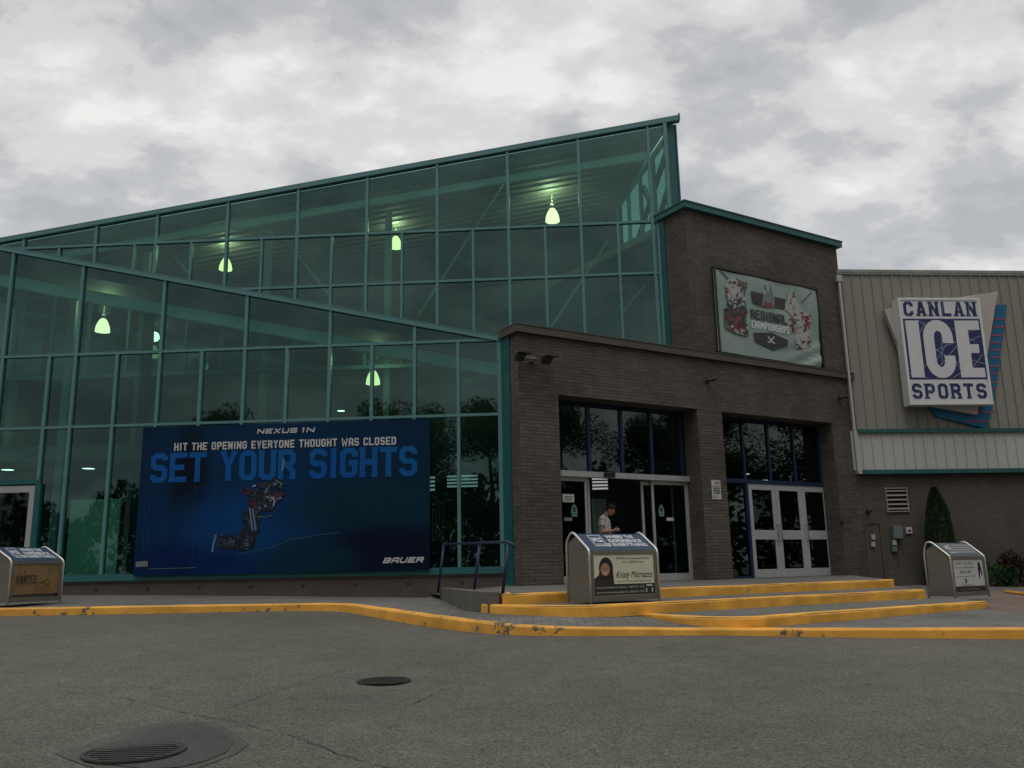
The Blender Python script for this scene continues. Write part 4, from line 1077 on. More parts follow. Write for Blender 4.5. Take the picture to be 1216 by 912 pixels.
for (a, b) in (((.3, .55), (.75, .2)), ((.38, .3), (.62, .75)), ((.33, .45), (.66, .62)), ((.5, .95), (.45, .3)), ((.4, .2), (.66, .55)), ((.62, .85), (.9, .62)), ((.8, .78), (1., .83)), ((.8, .15), (.98, .42)), ((.78, .33), (1., .25)), ((.02, .1), (.25, .02)), ((.2, .75), (.3, .95)), ((.2, .2), (.34, .33)), ((.03, .95), (.06, .5)), ((.2, .98), (.33, .85)), ((.6, .35), (.7, .05)), ((.82, .62), (.98, .72)), ((.56, .03), (.7, .12)), ((.35, .02), (.45, .06))):
    P = [Vector((bu0_ + ww * a[0], bz0_ + hh * a[1])), Vector((bu0_ + ww * b[0], bz0_ + hh * b[1]))]
    l_, r_ = miter([tuple(p) for p in P], .013)
    m.sheet(MF, [tuple(l_[0]), tuple(r_[0]), tuple(r_[1]), tuple(l_[1])], ds + .0062, CRK)
u_a, u_b = (S.uz(215, 235)[0] + .02, S.uz(575, 235)[0]); z_a, z_b = S.uz(390, 272)[1], S.uz(390, 200)[1]
letter(m, MF, 'CANLAN', u_a, u_b, z_a, z_b, ds + .002, SNV, ts=.25, slab=.28, gap=.30)
u_a, u_b = (S.uz(262, 640)[0], S.uz(628, 640)[0]); z_a, z_b = S.uz(440, 678)[1], S.uz(440, 603)[1]
letter(m, MF, 'SPORTS', u_a, u_b, z_a, z_b, ds + .002, SNV, ts=.25, slab=.28, gap=.30)
for k in range(16):     # hairline cracks through the words
    zc = (sz1 - .3) if k < 8 else (sz0 + .35); u = su0 + .25 + (k % 8) * (su1 - su0 - .5) / 7.5
    P = [(u, zc - .22), (u + rs.uniform(-.15, .25), zc + .2)]; l_, r_ = miter(P, .005)
    m.sheet(MF, [tuple(l_[0]), tuple(r_[0]), tuple(r_[1]), tuple(l_[1])], ds + .009, SGW)
m.build('lettering', None, root)
T = Art(MB(), MF, (1020, 310, 4.148), .2)
def pu(pts, d): return [MF.uz(1020 + x / 4.148, 310 + y / 4.148, d) for x, y in pts]
mm = MB(); mm.prism(MF, pu([(125, 238), (250, 560), (380, 718), (585, 757), (685, 150), (420, 190)], .26), .12, .26, PINK); mm.build('pink_panel', None, root, bevel=.01)
mm = MB(); BP = [(678, 217), (560, 560), (330, 700), (380, 765), (630, 825), (640, 800), (675, 636), (730, 213)]
mm.prism(MF, pu(BP, .10), .035, .10, SBL)
for (x0, x1, y) in ((655, 722, 287), (655, 716, 325), (650, 712, 366), (645, 706, 402), (640, 700, 437), (640, 697, 475), (635, 690, 518), (635, 683, 554), (632, 678, 597), (632, 676, 631), (560, 668, 745), (525, 640, 790)):
    a_ = pu([(x0, y + 3), (x1, y + 3), (x1, y - 4), (x0, y - 4)], .10); mm.prism(MF, a_, .10, .108, MAG)
mm.build('blue_panel', None, root)
# ------------------------------------------------------------------ advertising bins
CREAM = fl('poster cream', (.60, .60, .47)); BPAN = pm('blue lid', (.010, .034, .075), .5, var=.1); GPAN = pm('grey blue lid', (.045, .062, .07), .5, var=.1)
INK = fl('poster ink', (.035, .035, .03)); INK2 = fl('poster grey ink', (.10, .10, .08)); TAN = mixmat('poster tan', (.26, .165, .075), (.20, .12, .05), 3.)
PWHITE = fl('poster white', (.50, .52, .50)); LIDW = fl('lid lettering', (.60, .62, .62)); SKIN = pm('skin', (.36, .20, .14), .55, var=.06); HAIR = pm('dark brown hair', (.022, .014, .010), .5)
def make_bin(px, py, z, phi, W, D, label, kind):
    p = flat(px, py, z)
    root = lempty('advertising_bin', tuple(p), R(90 - phi), label, 'litter bin', 'roadside bins carrying advertisements')
    Lf = Frame((0, 0, 0), 90)              # u = x, d = -y (outward to the front)
    Hf, Hb, lift = .70, .95, .035; yb = D * .52  # slope from the front edge back to yb
    lid = BPAN if kind != 2 else GPAN
    for x in (0.02, W - .02):
        T_ = [(x, 0, 0), (x, 0, Hf - .05), (x, .012, Hf), (x, .05, Hf + .035), (x, yb + .05, Hb - .02), (x, yb + .10, Hb), (x, yb + .16, Hb - .005), (x, D - .02, Hb - .10), (x, D, Hb - .2), (x, D, 0)]
        mm = MB(); mm.tube(T_, .017, n=8); mm.build('tube_frame', TUBE, root, smooth=True)
    for x0, x1 in ((.03, .045), (W - .045, W - .03)):
        F2 = Frame((0, 0, 0), 180)       # u = -y
        pts = [(-.0, lift), (-.0, Hf - .03), (-yb - .03, Hb - .05), (-D + .03, Hb - .14), (-D + .02, lift)]
        mm = MB(); a = [Vector((x1, -u, zz)) for u, zz in pts]; b = [Vector((x0, -u, zz)) for u, zz in pts]; n = 5
        mm.faces(a + b, [tuple(range(n)), tuple(reversed(range(n, 2 * n)))] + [(i, i + n, (i + 1) % n + n, (i + 1) % n) for i in range(n)])
        o = mm.build('side_panel', STEEL, root)
    mm = MB(); mm.box(Lf, -.0 + .001, .029, -yb - .0, -yb * .1, Hf * .96, Hf * .975); 
    # body + front frame
    mm = MB(); mm.box(Lf, .046, W - .046, -D + .03, -.05, lift, Hf - .06); mm.build('body', STEEL, root)
    mm = MB(); fz0, fz1 = .10, Hf - .03
    mm.box(Lf, .05, W - .05, -.03, .0, Hf - .055, Hf - .01); mm.box(Lf, .05, W - .05, -.03, .0, .03, .10)
    mm.box(Lf, .05, .085, -.03, .0, .1, Hf - .055); mm.box(Lf, W - .085, W - .05, -.03, .0, .1, Hf - .055); mm.build('front_frame', STEEL, root, bevel=.003)
    # lid
    a = Vector((.046, .01, Hf - .005)); sl = Vector((0, yb + .06, Hb - Hf)).normalized(); nrm = Vector((0, -sl.z, sl.y)); LL = math.hypot(yb + .04, Hb - Hf)
    mm = MB(); P = lambda s, t, h: a + Vector((s, 0, 0)) + sl * t + nrm * h
    Wl = W - .092
    mm.hexa([P(0, 0, -.012), P(Wl, 0, -.012), P(Wl, LL, -.012), P(0, LL, -.012), P(0, 0, 0), P(Wl, 0, 0), P(Wl, LL, 0), P(0, LL, 0)], lid)
    mm.hexa([Vector((.046, yb + .05, Hb - .03)), Vector((W - .046, yb + .05, Hb - .03)), Vector((W - .046, D - .02, Hb - .13)), Vector((.046, D - .02, Hb - .13)), Vector((.046, yb + .05, Hb - .012)), Vector((W - .046, yb + .05, Hb - .012)), Vector((W - .046, D - .02, Hb - .112)), Vector((.046, D - .02, Hb - .112))], lid)
    mm.build('lid', None, root)
    class LidF:                          # lettering plane on the sloped lid
        def p(s, u, d, z_): return P(u, z_, d)
    LF = LidF(); mm = MB()
    if kind != 2:
        for s, x0_, x1_, t, hh_ in (('WHERE THE', .40, .84, .72, .19), ('EXPERIENCE', .40, .92, .47, .19), ('IS EVERYTHING', .33, .95, .25, .17)):
            text_mesh(mm, LF, s, Wl * x0_, Wl * x1_, LL * t, LL * hh_, .002, LIDW, 0, .028)
    else:
        for k in range(4):
            for j in range(9): mm.sheet(LF, [(Wl * (.28 + .075 * j), LL * (.25 + .17 * k)), (Wl * (.28 + .075 * j + .05 + .02 * ((j * 7 + k) % 2)), LL * (.25 + .17 * k)), (Wl * (.33 + .075 * j), LL * (.36 + .17 * k)), (Wl * (.285 + .075 * j), LL * (.37 + .17 * k))], .002, fl('faded lettering', (.27, .27, .25)))
    u0, u1 = Wl * .14, Wl * .33
    mm.sheet(LF, [(u0, LL * .36), (u1, LL * .36), (u1, LL * .92), (u0, LL * .92)], .0012, LIDW if kind != 2 else fl('faded lettering', (.27, .27, .25)))
    mm.sheet(LF, [(u0 + .012, LL * .39), (u1 - .012, LL * .39), (u1 - .012, LL * .89), (u0 + .012, LL * .89)], .0018, lid)
    letter(mm, LF, 'M', u0 + .03, (u0 + u1) / 2, LL * .48, LL * .76, .003, LIDW, ts=.28); mm.sheet(LF, [((u0 + u1) / 2 + .02, LL * .5), (u1 - .03, LL * .5), (u1 - .03, LL * .6), ((u0 + u1) / 2 + .02, LL * .6)], .003, LIDW); mm.sheet(LF, [((u0 + u1) / 2 + .02, LL * .66), (u1 - .03, LL * .66), (u1 - .03, LL * .74), ((u0 + u1) / 2 + .02, LL * .74)], .003, LIDW)
    mm.sheet(LF, [(u0, LL * .26), (u1 + .02, LL * .26), (u1 + .02, LL * .30), (u0, LL * .30)], .002, LIDW)
    mm.build('lid_lettering', None, root)
    # poster
    x0, x1, zz0, zz1 = .087, W - .087, .102, Hf - .057; w_, h_ = x1 - x0, zz1 - zz0; mm = MB(); dp = -.012
    def rect(a_, b_, c_, d_, mat, k): mm.sheet(Lf, [(x0 + w_ * a_, zz0 + h_ * c_), (x0 + w_ * b_, zz0 + h_ * c_), (x0 + w_ * b_, zz0 + h_ * d_), (x0 + w_ * a_, zz0 + h_ * d_)], dp + .0006 * k, mat)
    def pol(pts, mat, k): mm.sheet(Lf, [(x0 + w_ * a_, zz0 + h_ * b_) for a_, b_ in pts], dp + .0006 * k, mat)
    def tx(s, a_, b_, c_, hh_, mat, sh=0, off=0): text_mesh(mm, Lf, s, x0 + w_ * a_, x0 + w_ * b_, zz0 + h_ * c_, h_ * hh_, dp + .004, mat, sh, off)
    if kind == 1:
        mm.box(Lf, x0, x1, dp - .006, dp, zz0, zz1, CREAM)
        rect(0, 1, 0, .27, INK, 1)
        el = lambda cx, cy, rx, ry, mat, k, n=20: pol([(cx + rx * math.cos(2 * math.pi * i / n), cy + ry * math.sin(2 * math.pi * i / n)) for i in range(n)], mat, k)
        pol([(0, .27), (0, .40), (.08, .50), (.16, .52), (.26, .50), (.32, .40), (.33, .27)], INK, 2)
        el(.20, .66, .115, .27, HAIR, 3); pol([(.09, .62), (.31, .62), (.32, .40), (.08, .40)], HAIR, 3.4)
        el(.185, .63, .075, .16, SKIN, 5); el(.185, .55, .035, .018, fl('smile', (.55, .5, .45)), 6)
        el(.16, .66, .012, .014, INK, 6); el(.215, .66, .012, .014, INK, 6); pol([(.187, .64), (.200, .60), (.178, .60)], fl('nose shade', (.28, .14, .10)), 6)
        tx('BUYER your real estate GOALS', .38, .93, .88, .045, INK, 0, .01); tx('with an EXPERT team', .46, .83, .79, .045, INK)
        tx('Kristy Matriazzo', .36, .97, .42, .17, INK, .4, .0); tx('REAL ESTATE AND HOME STAGING EXPERT', .38, .95, .315, .04, INK2)
        tx('www.yourrealestateteamrealty.com', .03, .53, .17, .05, PWHITE); tx('(604) 921-1210', .57, .82, .17, .05, PWHITE)
        tx('www.yourrealestateteamrealty.com', .03, .55, .05, .05, PWHITE); tx('(604) 921-1209', .58, .82, .05, .05, PWHITE)
        rect(.86, .96, .20, .24, PWHITE, 3); rect(.85, .87, .05, .15, PWHITE, 3); rect(.95, .97, .05, .15, PWHITE, 3); rect(.33, 1, -.02, .0, PWHITE, 3)
    elif kind == 2:
        mm.box(Lf, x0, x1, dp - .006, dp, zz0, zz1, PWHITE); rect(0, 1, 0, .17, INK, 1)
        tx('NEW  HOMES', .06, .66, .84, .08, fl('faded green ink', (.26, .27, .18))); tx('in your neighbourhood', .06, .70, .73, .05, INK2); tx('SOLD in 2017', .2, .6, .58, .08, INK2, 0, .01); tx('call us to see them today', .06, .70, .46, .04, INK2)
        pol([(.84, .92), (.88, .90), (.90, .70), (.86, .40), (.83, .40), (.82, .70)], HAIR, 2); pol([(.87, .90), (.90, .90), (.96, .50), (.93, .50), (.88, .72)], HAIR, 3)
        pol([(.32, .26), (.38, .26), (.42, .34), (.40, .40), (.32, .42), (.36, .34)], INK2, 2); tx('realty group', .22, .62, .19, .05, INK2); tx('your local team', .16, .8, .05, .07, fl('faded tan ink', (.26, .20, .12)))
    else:
        mm.box(Lf, x0, x1, dp - .006, dp, zz0 + .05, zz1, TAN)
        letter(mm, Lf, 'WANTED', x0 + w_ * .06, x0 + w_ * .50, zz0 + h_ * .42, zz0 + h_ * .66, dp + .002, INK, ts=.25, slab=.4)
        tx('for the players', .14, .44, .34, .05, INK2); pol([(.20, .76), (.24, .71), (.28, .76), (.24, .81)], INK2, 2)
        pol([(.52, .38), (.58, .46), (.66, .50), (.64, .40)], fl('poster olive', (.10, .09, .03)), 2); pol([(.64, .46), (.74, .58), (.82, .46), (.78, .32), (.70, .36)], fl('poster olive', (.10, .09, .03)), 3)
        pol([(.72, .70), (.84, .68), (.86, .95), (.74, .95)], fl('poster green wash', (.17, .15, .06)), 1)
        pol([(.68, .44), (.74, .50), (.79, .44), (.76, .38)], TAN, 5)
    mm.build('poster', None, root)
    return root
make_bin(700.5, 717.3, z2 + .004, 62, 1.17, .58, 'steel bin with cream real estate poster, on the lower step before the sliding doors', 1)
make_bin(1133.5, 711, -.645, 58, 1.06, .47, 'weathered steel bin with white poster and grey lid, beside the clipped conifer', 2)
make_bin(7.5, 718.2, -.415, 19, 1.10, .68, 'steel bin with tan WANTED poster and blue lid, on the pavement near the lobby door', 3)

# ------------------------------------------------------------------ railing on the ramp kerb
r0 = Vector((a1.x + .05, a1.y - .1, EYE + z1 + .02)); r1 = Vector((a0.x - .02, a0.y + .12, EYE + z1 + .02))
root = empty('handrail', tuple(r0.lerp(r1, .5)), 'navy blue tubular handrail on the ramp kerb in front of the lobby glass', 'handrail')
tp0 = at_depth(527, 646.3, r0.y); tp1 = at_depth(603.5, 643.5, r1.y)
r0 = at_depth(520, 704, r0.y); r1 = at_depth(597, 705, r1.y)
m = MB(); m.tube([tp0 + Vector((-.04, 0, -.04)), tp0, tp0.lerp(tp1, .5), tp1, tp1 + Vector((.09, -.1, -.06))], .02); m.build('rail', NAVY, root, smooth=True)
for a, b in ((r0, tp0), (r0.lerp(r1, .62), tp0.lerp(tp1, .62)), (r1, tp1)):
    m = MB(); m.tube([a, b - Vector((0, 0, .02))], .024); m.build('post', NAVY, root, smooth=True)
    m = MB(); m.lathe(a - Vector((0, 0, .012)), [(.001, .02), (.05, .02), (.055, 0)], 12); m.build('base_flange', NAVY, root)
# ------------------------------------------------------------------ small fittings on the walls
def box_thing(name, F, px, py, w, h, dep, mat, label, cat, d=0.0, group=None):
    u, z = F.uz(px, py, d); m = MB(); m.box(F, u - w / 2, u + w / 2, d + .0, d + dep, z - h / 2, z + h / 2)
    o = m.build(name, mat, None, org=tuple(F.p(u, d, z)), bevel=.008); tag(o, label, cat, group); return o, u, z
# louvre
u0, z1v = MF.uz(1052, 580.5, .03); u1, z0v = MF.uz(1078.5, 606.5, .03)
root = empty('wall_louvre', tuple(MF.p(u0, 0, z0v)), 'pale metal ventilation louvre in the brown block wall under the teal band', 'vent')
LOUV = pm('galvanised louvre', (.26, .24, .235), .5)
m = MB(); m.box(MF, u0, u1, -.002, .004, z0v, z1v); m.build('opening', BLACK, root)
m = MB()
for a in ((u0 - .03, u0, z0v - .03, z1v + .03), (u1, u1 + .03, z0v - .03, z1v + .03), (u0, u1, z1v, z1v + .03), (u0, u1, z0v - .03, z0v)): m.box(MF, *a[:2], 0, .05, *a[2:])
m.build('frame', LOUV, root)
for k in range(5):
    z = z0v + (z1v - z0v) * (k + .35) / 5
    m = MB(); m.bar(MF.p(u0, .03, z + .02), MF.p(u1, .03, z + .02), .07, .012, up=(MF.n + Vector((0, 0, 1.2))).normalized()); m.build('slat', LOUV, root)
EG = pm('grey green enclosure', (.13, .165, .16), .5)
o, u, z = box_thing('electrical_cabinet', MF, 1063, 632, .26, .34, .16, EG, 'grey green electrical cabinet on the block wall, under the louvre', 'electrical box')
m = MB(); m.box(MF, u - .02, u + .0, .0, .03, z - .9, z - .17); m.build('conduit', COPE, o)
o, u, z = box_thing('meter_socket', MF, 1060.5, 648, .12, .32, .08, EG, 'small meter fitting with white cap directly below the electrical cabinet', 'meter')
m = MB(); m.box(MF, u - .05, u + .05, .081, .11, z + .02, z + .15); m.build('cap', SIDL, o)
o, u, z = box_thing('wall_intercom', MF, 1078.5, 630, .16, .17, .06, PWHITE, 'small white square box right of the electrical cabinet', 'intercom')
m = MB(); m.box(MF, u - .04, u + .04, .061, .066, z - .04, z + .02); m.build('screen', INK, o)
for py, lb in ((638, 'upper of the two pale boxes on the brown service door'), (646.5, 'lower of the two pale boxes on the brown service door')):
    o, u, z = box_thing('outlet_box', MF, 1036, py, .12, .15, .06, LOUV, lb, 'electrical box', d=.032)
    m = MB(); m.box(MF, u - .03, u + .03, .093, .1, z - .05, z + .05); m.build('cover_plate', SIDL, o)
def wall_camera(F, px, py, label, size=.1, d=0.):
    u, z = F.uz(px, py, d + .1); root = empty('security_camera', tuple(F.p(u, d, z)), label, 'security camera')
    m = MB(); m.box(F, u - .04, u + .04, d, d + .03, z - .05, z + .05); m.build('mount', BLACK, root)
    m = MB(); m.tube([F.p(u, d + .03, z), F.p(u, d + .1, z - .0)], .015); m.build('arm', BLACK, root)
    m = MB(); m.tube([F.p(u - size, d + .08, z - .03), F.p(u + size, d + .2, z + .01)], [size * .42, size * .5]); m.build('housing', BLACK, root, smooth=False)
wall_camera(BF, 843, 450.5, 'black camera under the coping between the two entrances', .10)
wall_camera(BF, 1000, 471.5, 'black camera at the far right end of the brick wall', .10)
wall_camera(MF, 1032, 607.5, 'tiny black camera above the brown service door', .05)
wall_camera(BF, 1003, 620, 'tiny black camera beside the three grey doors', .05)
# twin floodlight
u, z = BF.uz(634, 426.5, .12); root = empty('floodlight_pair', tuple(BF.p(u, 0, z)), 'pair of black floodlights on a short bar at the left corner of the brick wall', 'floodlight')
uu0, uu1 = BF.uz(613, 425, .14)[0], BF.uz(647, 428, .14)[0]
m = MB(); m.tube([BF.p(uu0 + .1, .12, z + .02), BF.p(uu1 - .05, .12, z - .0)], .018); m.build('bar', STEEL, root, smooth=True)
m = MB(); m.box(BF, u - .05, u + .05, 0, .1, z - .05, z + .07); m.build('junction_box', STEEL, root)
for q in (uu0 + .05, uu1):
    m = MB(); c = BF.p(q, .17, z + .0)
    m.hexa([c + BF.u * a + BF.n * b + Vector((0, 0, c_)) for a, b, c_ in ((-.07, .05, -.11), (.07, .05, -.11), (.07, -.05, -.09), (-.07, -.05, -.09), (-.1, .16, .03), (.1, .16, .03), (.07, -.05, .08), (-.07, -.05, .08))]); m.build('lamp_head', BLACK, root)
    m = MB(); m.bar(c + BF.n * .16 + BF.u * -.12 + Vector((0, 0, .05)), c + BF.n * .16 + BF.u * .2 + Vector((0, 0, .05)), .1, .01); m.build('visor', BLACK, root)
# notice on the pier
u0, z1v = BF.uz(845, 570, .02); u1, z0v = BF.uz(857, 593, .02)
m = MB(); m.box(BF, u0, u1, .002, .015, z0v, z1v, PWHITE)
def nt_(a, b, c, d, mat, k=1): m.sheet(BF, [(u0 + (u1 - u0) * a, z0v + (z1v - z0v) * c), (u0 + (u1 - u0) * b, z0v + (z1v - z0v) * c), (u0 + (u1 - u0) * b, z0v + (z1v - z0v) * d), (u0 + (u1 - u0) * a, z0v + (z1v - z0v) * d)], .015 + .0006 * k, mat)
nt_(.3, .9, .78, .95, fl('notice pink', (.45, .33, .32))); nt_(.35, .85, .88, .91, INK2, 2); nt_(.3, .88, .82, .84, rd, 2)
nt_(.12, .9, .34, .74, fl('notice green grey', (.28, .30, .25))); nt_(.15, .88, .28, .33, INK2, 2); nt_(.15, .88, .55, .58, INK2, 2); nt_(.15, .88, .48, .5, INK2, 2); nt_(.45, .55, .06, .2, INK2, 2); nt_(.15, .25, .06, .2, INK2, 2)
for k in range(4): nt_(.18, .85, .37 + .04 * k, .385 + .04 * k, INK2, 3)
tag(m.build('notice_plate', None, org=tuple(BF.p(u0, 0, z0v))), 'small white printed notice on the brick pier between the entrances', 'notice')
# paper and hand-symbol stickers on the entrance glass
dg_ = -.5 + .004
def sticker(px0, py0, px1, py1, mat, nm, lbl, cat, extra=None, dpt=dg_):
    a = BF.uz(px0, py0, dpt); b = BF.uz(px1, py1, dpt); mm = MB(); mm.box(BF, a[0], b[0], dpt - .0015, dpt, b[1], a[1], mat)
    if extra: extra(mm, a[0], b[0], b[1], a[1], dpt + .001)
    tag(mm.build(nm, None, org=tuple(BF.p(a[0], dpt, b[1]))), lbl, cat)
def ex1(mm, a, b, c, d, q):
    for k in range(3): mm.sheet(BF, [(a + .05, c + (d - c) * (.2 + .22 * k)), (b - .05, c + (d - c) * (.2 + .22 * k)), (b - .05, c + (d - c) * (.3 + .22 * k)), (a + .05, c + (d - c) * (.3 + .22 * k))], q, INK2)
sticker(668, 586.5, 682, 596.5, PWHITE, 'paper_notice', 'white paper notice taped inside the left sidelight of the sliding doors', 'notice', ex1)
sticker(670, 614.5, 679.5, 618.5, LOUV, 'door_sticker', 'small grey strip sticker at handle height on the left sidelight', 'sticker')
sticker(791.5, 614.5, 800, 618.5, PWHITE, 'door_sticker', 'small white strip sticker at handle height on the right sidelight', 'sticker')
EMB = fl('sticker pale green', (.12, .30, .25))
for px, lb in ((682, 'green drop-shaped emblem on the left sidelight'), (785.5, 'green drop-shaped emblem on the right sidelight')):
    u, z = BF.uz(px, 606.5, dg_); mm = MB(); s_ = .14
    P_ = [(u, z + s_ * 1.1), (u - s_ * .45, z + s_ * .55), (u - s_ * .6, z), (u - s_ * .5, z - s_ * .9), (u + s_ * .5, z - s_ * .9), (u + s_ * .6, z), (u + s_ * .45, z + s_ * .55)]
    mm.prism(BF, list(reversed(P_)), dg_ - .0015, dg_, EMB); I_ = [(u + (a - u) * .5, z + (b - z) * .5 + .03) for a, b in P_]; mm.sheet(BF, list(reversed(I_)), dg_ + .001, INTD)
    mm.sheet(BF, [(u - s_ * .4, z - s_ * .6), (u + s_ * .4, z - s_ * .6), (u + s_ * .4, z - s_ * .45), (u - s_ * .4, z - s_ * .45)], dg_ + .001, INTD)
    tag(mm.build('door_emblem', None, org=tuple(BF.p(u, dg_, z))), lb, 'sticker')
# ------------------------------------------------------------------ lobby side door at the far left
F = AF
e1_ = F.uz(43, 577, .03)[0]; e0_ = e1_ - 1.05; zt_ = F.uz(20, 577, .03)[1]; zb0 = zA0 - .02
m = MB(); m.box(F, e0_ - 1.2, e1_ + .06, -.06, .075, zt_ + .03, zt_ + .12); m.build('door_header', TEALD, HALL)
MB().box(F, e1_ + .002, e1_ + .13, -.07, .07, zb0, zt_ + .03).build('door_post', TEALD, HALL)
mb = MB()
st = .13
mb.box(F, e0_, e0_ + st, -.01, .05, zb0 + .0, zt_); mb.box(F, e1_ - st, e1_, -.01, .05, zb0, zt_); mb.box(F, e0_ + st, e1_ - st, -.01, .05, zt_ - .15, zt_); mb.box(F, e0_ + st, e1_ - st, -.01, .05, zb0, zb0 + .22)
dr = mb.build('swing_door', ALUW, HALL, bevel=.004); MB().box(F, e0_ + st, e1_ - st, .01, .018, zb0 + .22, zt_ - .15).build('pane', GLD, dr)
# ------------------------------------------------------------------ things inside, seen through the green glass
def lamp(F, px, py, d, size, label, en, pt=12., ):
    pt *= 3.
    u, z = F.uz(px, py, d); c = F.p(u, d, z); root = empty('pendant_lamp', tuple(c), label, 'lamp', 'bell lamps hanging in the glass hall')
    s = size
    m = MB(); m.lathe(c, [(s * .10, s * .62), (s * .2, s * .58), (s * .36, s * .30), (s * .47, -.0 * s), (s * .52, -s * .38)], 20); m.build('lamp_shade', en, root, smooth=True)
    m = MB(); m.lathe(c, [(.001, s * .95), (s * .13, s * .93), (s * .14, s * .64), (.001, s * .6)], 12); m.build('ballast', STEEL, root, smooth=True)
    m = MB(); m.tube([c + Vector((0, 0, s * .9)), c + Vector((0, 0, s * 1.7))], .012); m.build('stem', STEEL, root)
    if pt:
        l = bpy.data.lights.new('lamp_bulb', 'POINT'); l.energy = pt; l.color = (1, .88, .50); l.shadow_soft_size = .15
        lo = bpy.data.objects.new('lamp_bulb', l); COL.objects.link(lo); lo.parent = root; lo.location = (0, 0, s * 1.35)
    return root
LE = emit('lamp glow', (1., .84, .36), 2.2); LE2 = emit('lamp glow strong', (1., .86, .40), 3.); LE3 = emit('downlight glow', (1., .95, .8), 4.)
lamp(GF, 268, 315, -1.9, .36, 'bell lamp hanging over the left roof slope, above the banner', LE, 14)
lamp(GF, 470, 289, -2.6, .36, 'bell lamp hanging near the middle of the tall glass wall', LE, 16)
lamp(GF, 656, 257, -2.2, .40, 'brightest bell lamp, hanging nearest the brick tower', LE2, 26)
lamp(AF, 122, 388, -1.8, .34, 'lamp glowing behind the tall left pane of the lower glazing', LE2, 10)
lamp(AF, 443, 450, -2.2, .34, 'lamp behind the lower glazing just above the right part of the banner', LE, 8)
def downlight(F, px, py, d, w, label, mat=LE3):
    u, z = F.uz(px, py, d); c = F.p(u, d, z); m = MB(); m.lathe(c, [(.001, 0), (w / 2, 0)], 20, mat); m.lathe(c, [(w / 2, 0), (w * .62, .0), (w * .62, .05), (.001, .05)], 20, STEEL)
    tag(m.build('ceiling_light', None, org=tuple(c)), label, 'ceiling light', 'small round ceiling lights indoors')
downlight(AF, 9, 558, -3.2, .30, 'ceiling light above the far left lobby door')
downlight(AF, 105, 556.5, -3.2, .30, 'ceiling light above the pale partition board')
downlight(AF, 76.5, 569.5, -5.5, .14, 'tiny ceiling light between the green columns near the left door')
downlight(AF, 405, 488, -3.5, .20, 'ceiling light seen just above the top edge of the blue banner')
downlight(BF, 886, 563, -2.6, .20, 'smaller ceiling light behind the transom over the three grey doors')
downlight(BF, 905.5, 570.5, -1.8, .30, 'larger ceiling light behind the transom over the three grey doors')
PBD = pm('pale partition board', (.56, .62, .46), .6, var=.12, scale=.8)
for x0, x1, lb in ((84, 125, 'wide pale board standing inside the glass left of the banner'), (130, 143.5, 'narrow pale board standing beside the wide one inside the glass')):
    a = AF.uz(x0, 594, -.7)[0]; b = AF.uz(x1, 594, -.7)[0]; zt_ = AF.uz(110, 593, -.7)[1]; m = MB(); m.box(AF, a, b, -.76, -.7, ZP, zt_)
    tag(m.build('partition_board', PBD, None, org=tuple(AF.p(a, -.7, ZP)), bevel=.01), lb, 'partition')
m = MB(); u, z = AF.uz(86, 684, -.5); m.box(AF, u - .14, u + .16, -.6, -.4, ZP, ZP + .32); m.box(AF, u - .16, u + .18, -.62, -.38, ZP + .32, ZP + .345); tag(m.build('dark_bin', BLACK, None, org=tuple(AF.p(u, -.5, ZP)), bevel=.01), 'low dark box on the floor before the wide pale board', 'box')
# white louvre slats with added glow and lettering on the inner wall
dW = -4.59
SLW = emit('glowing white slat', (.90, .92, .88), .36)  # emission added so the louvre slats read white through the glass; no lamp
for (x0, y0, x1, y1, lb) in ((509, 565, 516.5, 584, 'white slatted louvre with added glow, just right of the blue banner edge'), (531, 564, 567.5, 579, 'widest white slatted louvre with added glow, under the WELCOME lettering'), (703, 567, 722, 582, 'white slatted louvre with added glow, seen through the open sliding door')):
    a = AF.uz(x0, y0, dW); b = AF.uz(x1, y1, dW); root = empty('slatted_panel', tuple(AF.p(a[0], dW, b[1])), lb, 'louvre', 'white slatted louvres on the inner wall')
    m = MB(); m.box(AF, a[0] - .03, b[0] + .03, dW - .005, dW + .01, b[1] - .03, a[1] + .03); m.build('back_plate', BLACK, root)
    for k in range(4):
        z_ = b[1] + (a[1] - b[1]) * (k + .25) / 4; m = MB(); m.box(AF, a[0], b[0], dW + .012, dW + .03, z_, z_ + (a[1] - b[1]) * .13); m.build('slat', SLW, root)
m = MB(); a = AF.uz(522, 554, dW); b = AF.uz(640, 541.5, dW); letter(m, AF, 'WELCOME TO THE', a[0], b[0], a[1] - .0, b[1] + .02, dW + .01, pm('dull green lettering', (.10, .17, .13), .6), ts=.24)
tag(m.build('wall_lettering', None, org=tuple(AF.p(a[0], dW, a[1]))), 'dull green WELCOME TO lettering on the inner wall, seen right of the banner', 'lettering')
# barred gate inside, right of the banner
a = AF.uz(512, 640, -2.4); b = AF.uz(528, 595, -2.4)
GR = pm('gate green', (.16, .20, .13), .5); root = empty('barred_gate', tuple(AF.p(a[0], -2.4, ZP)), 'pale green barred gate indoors, just right of the banner', 'gate')
m = MB(); m.box(AF, a[0], b[0], -2.43, -2.38, b[1] - .1, b[1] + .0); m.build('top_rail', GR, root); m = MB(); m.box(AF, a[0], b[0], -2.43, -2.38, a[1] - .05, a[1]); m.build('bottom_rail', GR, root)
for k in range(4):
    u = a[0] + (b[0] - a[0]) * (k + .5) / 4; m = MB(); m.box(AF, u - .015, u + .015, -2.42, -2.39, a[1], b[1] - .1); m.build('bar', GR, root)
